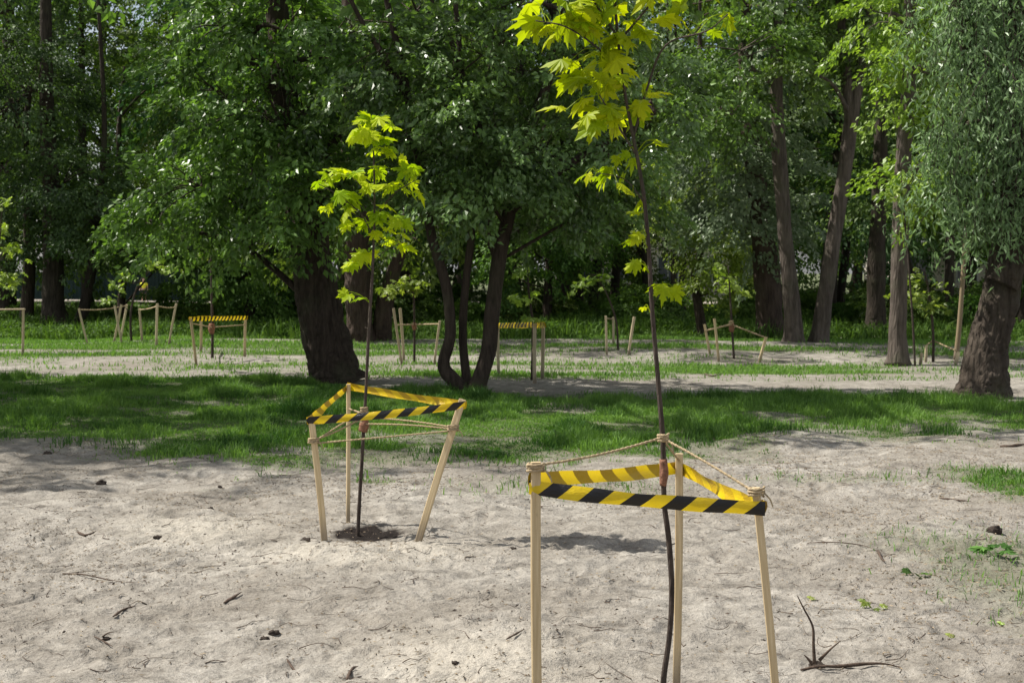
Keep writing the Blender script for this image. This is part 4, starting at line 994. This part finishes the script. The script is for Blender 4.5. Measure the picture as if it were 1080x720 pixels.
far_sap('thin sapling with a cloth wrap inside the far three-stake roped guard', 27.0, [(774, 397), (772, 345), (770, 310), (768, 280)], .024, [(768, 300, 18, 22), (756, 285, 14, 14), (785, 308, 8, 8)], 'leaf_light', ((772, 350), (771.5, 340), .045))
far_sap('sapling with pale green leaves above the two far stakes', 28.5, [(652, 380), (650, 340), (640, 310), (628, 290)], .024, [(618, 295, 16, 20), (636, 292, 8, 10), (605, 303, 10, 8)], 'leaf_light')
far_sap('arching light green sapling before the far green fence', 30.5, [(139, 368), (138, 330), (146, 300), (160, 283)], .028, [(124, 300, 10, 14), (136, 287, 10, 14), (158, 277, 10, 16), (178, 282, 10, 14), (114, 314, 8, 9)], 'leaf_light')
far_sap('yellow green sapling cut by the left edge of the photo', 27.5, [(-8, 378), (-6, 330), (-2, 280), (2, 220)], .028, [(4, 262, 16, 26), (2, 215, 12, 16), (10, 292, 14, 20), (0, 300, 14, 14), (-12, 240, 18, 20)], 'leaf_light')
far_sap('lush yellow green sapling in front of the slim grey trunk', 25.2, [(965, 395), (962, 330), (956, 250), (950, 180)], .02, [(945, 202, 14, 22), (960, 190, 12, 14), (938, 85, 12, 12), (962, 215, 12, 14), (952, 230, 8, 6)], 'leaf_light')

# ------------------------------------------------------------------ lying wood, clods and seedlings in the sand
def clod(px, py, w, h, label, ang=0, mat='clod', name='soil_clod', cat='clod'):
    c = gpz(px, py); s = w * c.y / F / 2 * .85; hh = h * c.y / F / 2 * .7
    u = np.linspace(0, np.pi, 14)[:, None]; v = np.linspace(0, 2 * np.pi, 20, endpoint=False)[None]
    x = np.sin(u) * np.cos(v) * s; y = np.sin(u) * np.sin(v) * s * .7; z = np.cos(u) * hh * np.ones_like(v)
    ox = random.random() * 50
    k = .25 + 1.4 * fbm(np.sin(u) * np.cos(v) * 2.6 + ox, np.sin(u) * np.sin(v) * 2.6 + np.cos(u) * 2.9 + ox, 4)
    V = np.stack([x * k, y * k, z * k], -1).reshape(-1, 3)
    i = np.arange(13)[:, None] * 20; j = np.arange(20)[None]; kk = (j + 1) % 20
    Fq = np.stack([i + j, i + j + 20, i + kk + 20, i + kk], -1).reshape(-1, 4)
    o = mesh_np(name, V, [Fq], M[mat], None, {'tint': np.full(len(V), .5)}, True)
    o.location = (c.x, c.y, c.z + hh * .15); o.rotation_euler[2] = ang
    return tag(o, label, cat)
def twig(pts, w, label, side=(), name='twig', cat='twig', lift=0.0):
    P = []
    for q in pts:
        c = gpz(q[0], q[1]); c.z += .008 + (q[2] if len(q) > 2 else 0); P.append(c)
    b = P[0].copy(); mb = MB()
    k = P[0].y / F
    V_, F_, U_ = tube([p_ + Vector((random.uniform(-1, 1), random.uniform(-1, 1), .3)) * k * .9 for p_ in P], [w * k * .18, w * k * .38, w * k * .3, w * k * .34, w * k * .2, w * k * .08], 7, .45, len(P) * 9, 5.0); mb.add(V_, F_)
    for s_ in side:
        Q = []
        for q in s_:
            Yq = P[0].y; p_ = at(q[0], q[1], Yq); Q.append(p_)
        V_, F_, U_ = tube(Q, [w * k * .35, w * k * .2, w * k * .08], 6, .15, len(Q) * 6); mb.add(V_, F_)
    o = mb.build(name, M['deadwood'], None, True, origin=tuple(b)); o.location = b
    return tag(o, label, cat)
twig([(845, 702), (866, 700), (890, 699), (925, 698), (951, 697)], 6, 'dark fallen branch with two upright shoots lying near the bottom right corner',
     side=[[(859, 699), (858, 680), (857, 660), (848, 642), (841, 628)], [(864, 696), (876, 684), (887, 675)], [(857, 700), (852, 694), (848, 690)]], name='fallen_branch', cat='branch')
clod(862, 697, 22, 14, 'dark clump of earth at the foot of the fallen branch')
clod(107, 510, 12, 11, 'dark lump beside the lawn edge at far left, largest there')
clod(50, 477, 10, 7, 'small dark lump on the pale sand patch at the left edge')
clod(222, 535, 9, 7, 'small dark lump alone on the shaded sand left of the second guard')
clod(290, 662, 14, 9, 'larger dark clod of the bottom left pair', .3)
clod(279, 668, 11, 7, 'smaller dark clod of the bottom left pair')
clod(167, 568, 11, 7, 'small dark clod in the pale sand left of the second guard')
clod(1049, 564, 20, 15, 'dark earth clump beside thin grass near the right edge')
clod(323, 568, 15, 10, 'brown clod in the dug sand left of the second guard', mat='clod')
clod(232, 515, 6, 6, 'tiny dark lump on the shaded sand just below the lawn strip')
clod(112, 668, 12, 8, 'dark clod between a forked twig and the bottom left corner')
clod(480, 705, 10, 7, 'dark clod in the pale sand at the bottom middle')
clod(541, 577, 9, 6, 'dark clod on the shadowed sand between the two guards')
twig([(82, 564), (90, 567), (102, 564)], 4, 'short curved dark bark strip on the sand at left')
twig([(50, 600), (85, 605), (120, 609), (146, 613)], 2.2, 'long thin brown root lying across the sand at left')
twig([(119, 650), (130, 644), (142, 638)], 4, 'short straight dark twig below the long root')
twig([(236, 634), (246, 630), (254, 627)], 5, 'short thick twig on the sand left of the bottom pair of clods')
twig([(100, 668), (110, 672), (120, 678)], 3, 'forked dark twig scrap near the bottom left corner', side=[[(108, 671), (114, 667), (121, 666)]])
twig([(303, 692), (308, 696), (315, 702)], 4, 'small dark twig near the bottom edge, left of the middle')
twig([(534, 686), (542, 681), (553, 673)], 3.5, 'thin slanting twig just left of the nearest guard')
twig([(850, 575), (880, 577), (910, 579), (930, 585)], 1.8, 'long hair thin twig lying right of the nearest guard')
twig([(925, 583), (928, 588), (932, 594)], 4, 'small brown stub at the end of the long thin twig at right')
twig([(990, 525), (1010, 528), (1025, 530)], 2.5, 'thin brown stick before the green patch at right')
twig([(1055, 471), (1068, 472), (1085, 470)], 5, 'dark stick on the shaded path at the right edge')
twig([(365, 710), (372, 704), (378, 700)], 5, 'stubby dark twig at the bottom edge below the second guard')
twig([(743, 393), (752, 397), (762, 391)], 3, 'small curved branch lying on the far sand right of the foreground sapling')
def seedling(px, py, sz, n, mat, label, name='seedling'):
    c = gpz(px, py); mb = MB(); s = sz * c.y / F
    for k in range(n):
        a = random.random() * 6.28; d = np.array([math.cos(a), math.sin(a), random.uniform(.2, 1.0)])
        V_, F_, U_ = tube([(0, 0, -.01), d * s * .4], [.0015, .001], 4, 0, 4); mb.add(V_, F_)
        maple_leaf(mb, d * s * .35, d * [1, 1, .3], np.array([0, -.3, 1]) + rng.normal(0, .3, 3), s * random.uniform(.4, .65), random.random())
    o = mb.build(name, M[mat], None, False); o.location = c; return tag(o, label, 'plant')
seedling(921, 640, 22, 6, 'leaf_light', 'tiny green seedling alone in the sand right of the nearest guard')
seedling(1052, 590, 30, 8, 'weed', 'low green weed in the thin grass near the right edge')
seedling(965, 609, 18, 5, 'weed', 'small weed sprout above the tiny green seedling')
def yellow_leaf(px, py, sz, label):
    c = gpz(px, py); mb = MB(); maple_leaf(mb, (0, 0, .012), (1, .4, .05), np.array([.1, -.2, 1]), sz * c.y / F, .9, .1, .1)
    o = mb.build('fallen_leaf', M['leaf_light'], None, False); o.location = c; tag(o, label, 'leaf')
yellow_leaf(998, 671, 11, 'fallen yellow green leaf lying on the sand near the bottom right')
yellow_leaf(1053, 653, 9, 'fallen yellow leaf in thin grass at the right edge')
yellow_leaf(852, 627, 10, 'pale fallen leaf above the shoots of the fallen branch')

# ------------------------------------------------------------------ far buildings, fence, path and figure
def boxv(mb, x0, x1, y0, y1, z0, z1):
    V = np.array([(x, y, z) for z in (z0, z1) for y in (y0, y1) for x in (x0, x1)], float)
    Fq = np.array([(0, 2, 3, 1), (4, 5, 7, 6), (0, 1, 5, 4), (2, 6, 7, 3), (0, 4, 6, 2), (1, 3, 7, 5)]); mb.add(V, Fq)
def building(name, loc, w, d, h, wall, label, rows, cols, hip=True):
    r = empty(name, loc); tag(r, label, 'building')
    mb = MB(); boxv(mb, -w/2, w/2, 0, d, -.3, h); mb.build('wall', wall, r, False)
    mb = MB()
    V = np.array([(-w/2-.4, -.5, h), (w/2+.4, -.5, h), (w/2+.4, d+.5, h), (-w/2-.4, d+.5, h), (-w/2+1, d/2, h+1.8), (w/2-1, d/2, h+1.8)], float)
    mb.add(V, [np.array([(0, 1, 5, 4), (2, 3, 4, 5), (3, 2, 1, 0)]), np.array([(1, 2, 5), (3, 0, 4)])]); mb.build('roof', M['roof'], r, False)
    for i_ in range(rows):
        for j_ in range(cols):
            x = -w/2 + w * (j_ + .5) / cols; z = 1.0 + i_ * 3.0
            mb = MB(); 
            for a in ((x-.65, x+.65, -.05, .0, z-.08, z), (x-.65, x+.65, -.05, .0, z+1.4, z+1.48), (x-.65, x-.57, -.05, .0, z, z+1.4), (x+.57, x+.65, -.05, .0, z, z+1.4), (x-.03, x+.03, -.045, .0, z, z+1.4)): boxv(mb, *a)
            f = mb.build('window', M['plaster_white'], r, False)
            mb = MB(); boxv(mb, x-.57, x+.57, -.02, .01, z, z+1.4); mb.build('pane', M['glass'], f, False)
    return r
building('house', (9.2, 84, 0), 13, 8, 6.2, M['plaster'], 'pale beige building glimpsed between thin trunks right of the middle', 2, 5)
building('shed', (-21.5, 92, 0), 16, 7, 4.0, M['plaster_white'], 'white low building glimpsed above the far green fence', 1, 6)
building('outbuilding', (29, 82, 0), 14, 7, 3.2, M['plaster'], 'low beige building glimpsed in shade left of the willow trunk', 1, 5)
# path
def strip(name, y0, y1, x0, x1, mat, z=.02):
    n = 60; x = np.linspace(x0, x1, n); V = []
    for k in range(n):
        w = .4 * math.sin(x[k] * .2)
        for y in (y0 + w, y1 + w): V.append((x[k], y, 0))
    V = np.array(V); V[:, 2] = relief(V[:, 0], V[:, 1]) + z + .12
    i_ = np.arange(n - 1) * 2; Fq = np.stack([i_, i_ + 2, i_ + 3, i_ + 1], -1)
    return tag(mesh_np(name, V, [Fq], mat, None, {'tint': np.full(len(V), .5)}, True), kind='structure')
strip('path', 65.5, 70, -60, 60, M['pathmat'])
# fence
fr = empty('panel_fence', (-21, 73, 0)); tag(fr, 'long dark green panel fence behind the far path at left', 'fence')
for k in range(12):
    x = -13 + k * 2.0 - 4
    mb = MB(); boxv(mb, x + .03, x + 1.97, -.02, .02, .08, 1.55)
    for s_ in range(10): boxv(mb, x + .08 + s_ * .19, x + .16 + s_ * .19, -.045, -.022, .1, 1.53)
    mb.build('panel', M['fence_green'], fr, False)
    mb = MB(); boxv(mb, x - .04, x + .04, -.06, .06, -.2, 1.65); mb.build('post', M['fence_green'], fr, False)
# child on the far path
def person():
    c = at(152, 322, 66.5); root = empty('person', (c.x, 66.5, hz(c.x, 66.5) + .14)); root.scale = (.95,) * 3; tag(root, 'small figure in a yellow t-shirt and dark shorts standing on the far path', 'person')
    def skin(name, verts, edges, radii, mat, sub=2):
        me = bpy.data.meshes.new(name); me.from_pydata(verts, edges, []); o = bpy.data.objects.new(name, me); COL.objects.link(o); o.parent = root
        me.materials.append(mat)
        md = o.modifiers.new('skin', 'SKIN'); md.use_smooth_shade = True
        for v, r_ in zip(me.skin_vertices[0].data, radii): v.radius = r_ if isinstance(r_, tuple) else (r_, r_)
        me.skin_vertices[0].data[0].use_root = True
        s_ = o.modifiers.new('sub', 'SUBSURF'); s_.levels = s_.render_levels = sub
        return o
    V = [(0, 0, .58), (0, 0, .72), (0, 0, .86), (0, 0, .93), (0, -.01, 1.02), (0, -.01, 1.12), (.07, 0, .54), (.08, .03, .30), (.08, .02, .05), (.08, -.08, .02), (-.07, 0, .54), (-.09, -.05, .30), (-.08, .0, .05), (-.08, -.1, .02),
         (.12, 0, .86), (.17, .02, .70), (.19, -.05, .56), (.19, -.08, .50), (-.12, 0, .86), (-.17, .02, .70), (-.18, -.06, .57), (-.18, -.09, .51)]
    E = [(0, 1), (1, 2), (2, 3), (3, 4), (4, 5), (0, 6), (6, 7), (7, 8), (8, 9), (0, 10), (10, 11), (11, 12), (12, 13), (2, 14), (14, 15), (15, 16), (16, 17), (2, 18), (18, 19), (19, 20), (20, 21)]
    Rd = [.085, .08, .09, .035, .07, .07, .06, .042, .028, .025, .06, .042, .028, .025, .04, .028, .02, .02, .04, .028, .02, .02]
    skin('body', V, E, Rd, M['skin'])
    skin('shirt', [(0, 0, .60), (0, 0, .74), (0, 0, .88), (.12, 0, .865), (.165, .015, .76), (-.12, 0, .865), (-.165, .015, .76)], [(0, 1), (1, 2), (2, 3), (3, 4), (2, 5), (5, 6)], [.12, .11, .105, .06, .055, .06, .055], M['shirt'])
    skin('shorts', [(0, 0, .60), (.075, 0, .52), (.085, .02, .36), (-.075, 0, .52), (-.09, -.03, .36)], [(0, 1), (1, 2), (0, 3), (3, 4)], [.10, .08, .065, .08, .065], M['shorts'])
    skin('hair', [(0, .01, 1.09), (0, .02, 1.16), (0, .05, 1.05)], [(0, 1), (0, 2)], [.078, .06, .05], M['hair'])
person()

# ------------------------------------------------------------------ light, sky, camera
EL, AZ = R(56), R(-76)        # AZ: angle of the sun from straight ahead, to the left
sd = Vector((math.sin(AZ) * math.cos(EL), math.cos(AZ) * math.cos(EL), math.sin(EL)))
w = bpy.data.worlds.new('World'); SC.world = w; w.use_nodes = True
nt = w.node_tree; bg = nt.nodes['Background']; sky = nt.nodes.new('ShaderNodeTexSky'); sky.sky_type = 'NISHITA'; sky.sun_disc = False
sky.sun_elevation = EL; sky.sun_rotation = math.atan2(sd.x, sd.y); sky.air_density = 1.0; sky.dust_density = 3.0; sky.ozone_density = 1.0
tcw = nt.nodes.new('ShaderNodeTexCoord'); cn = noise(nt, 2.2, 6, .6, tcw.outputs['Generated'], .4)
cf = ramp(nt, [(.36, (0, 0, 0)), (.58, (.85, .85, .85))], cn.outputs[0])
nt.links.new(mixc(nt, cf.outputs[0], sky.outputs[0], (6.2, 6.3, 6.5)), bg.inputs[0]); bg.inputs[1].default_value = .085
L_ = bpy.data.lights.new('sun', 'SUN'); L_.energy = 5.0; L_.angle = R(.53); L_.color = (1, .95, .87)
lo = bpy.data.objects.new('sun', L_); COL.objects.link(lo); lo.rotation_euler = (-sd).to_track_quat('-Z', 'Y').to_euler(); lo.location = (0, 0, 30)
cam = bpy.data.cameras.new('camera'); cam.lens = 50; cam.sensor_width = 36; cam.clip_end = 2000; cam.clip_start = .05
cam.dof.use_dof = True; cam.dof.focus_distance = 6.2; cam.dof.aperture_fstop = 11
co = bpy.data.objects.new('camera', cam); COL.objects.link(co); co.location = (0, 0, H0); co.rotation_euler = (R(90) - PITCH, 0, 0)
SC.camera = co
SC.view_settings.view_transform = 'Standard'; SC.view_settings.look = 'None'; SC.view_settings.exposure = 0.66; SC.view_settings.gamma = 1.0
SC.cycles.max_bounces = 6; SC.cycles.diffuse_bounces = 3; SC.cycles.transmission_bounces = 4; SC.cycles.glossy_bounces = 2
SC.cycles.use_denoising = True
SC.cycles.sample_clamp_indirect = 6
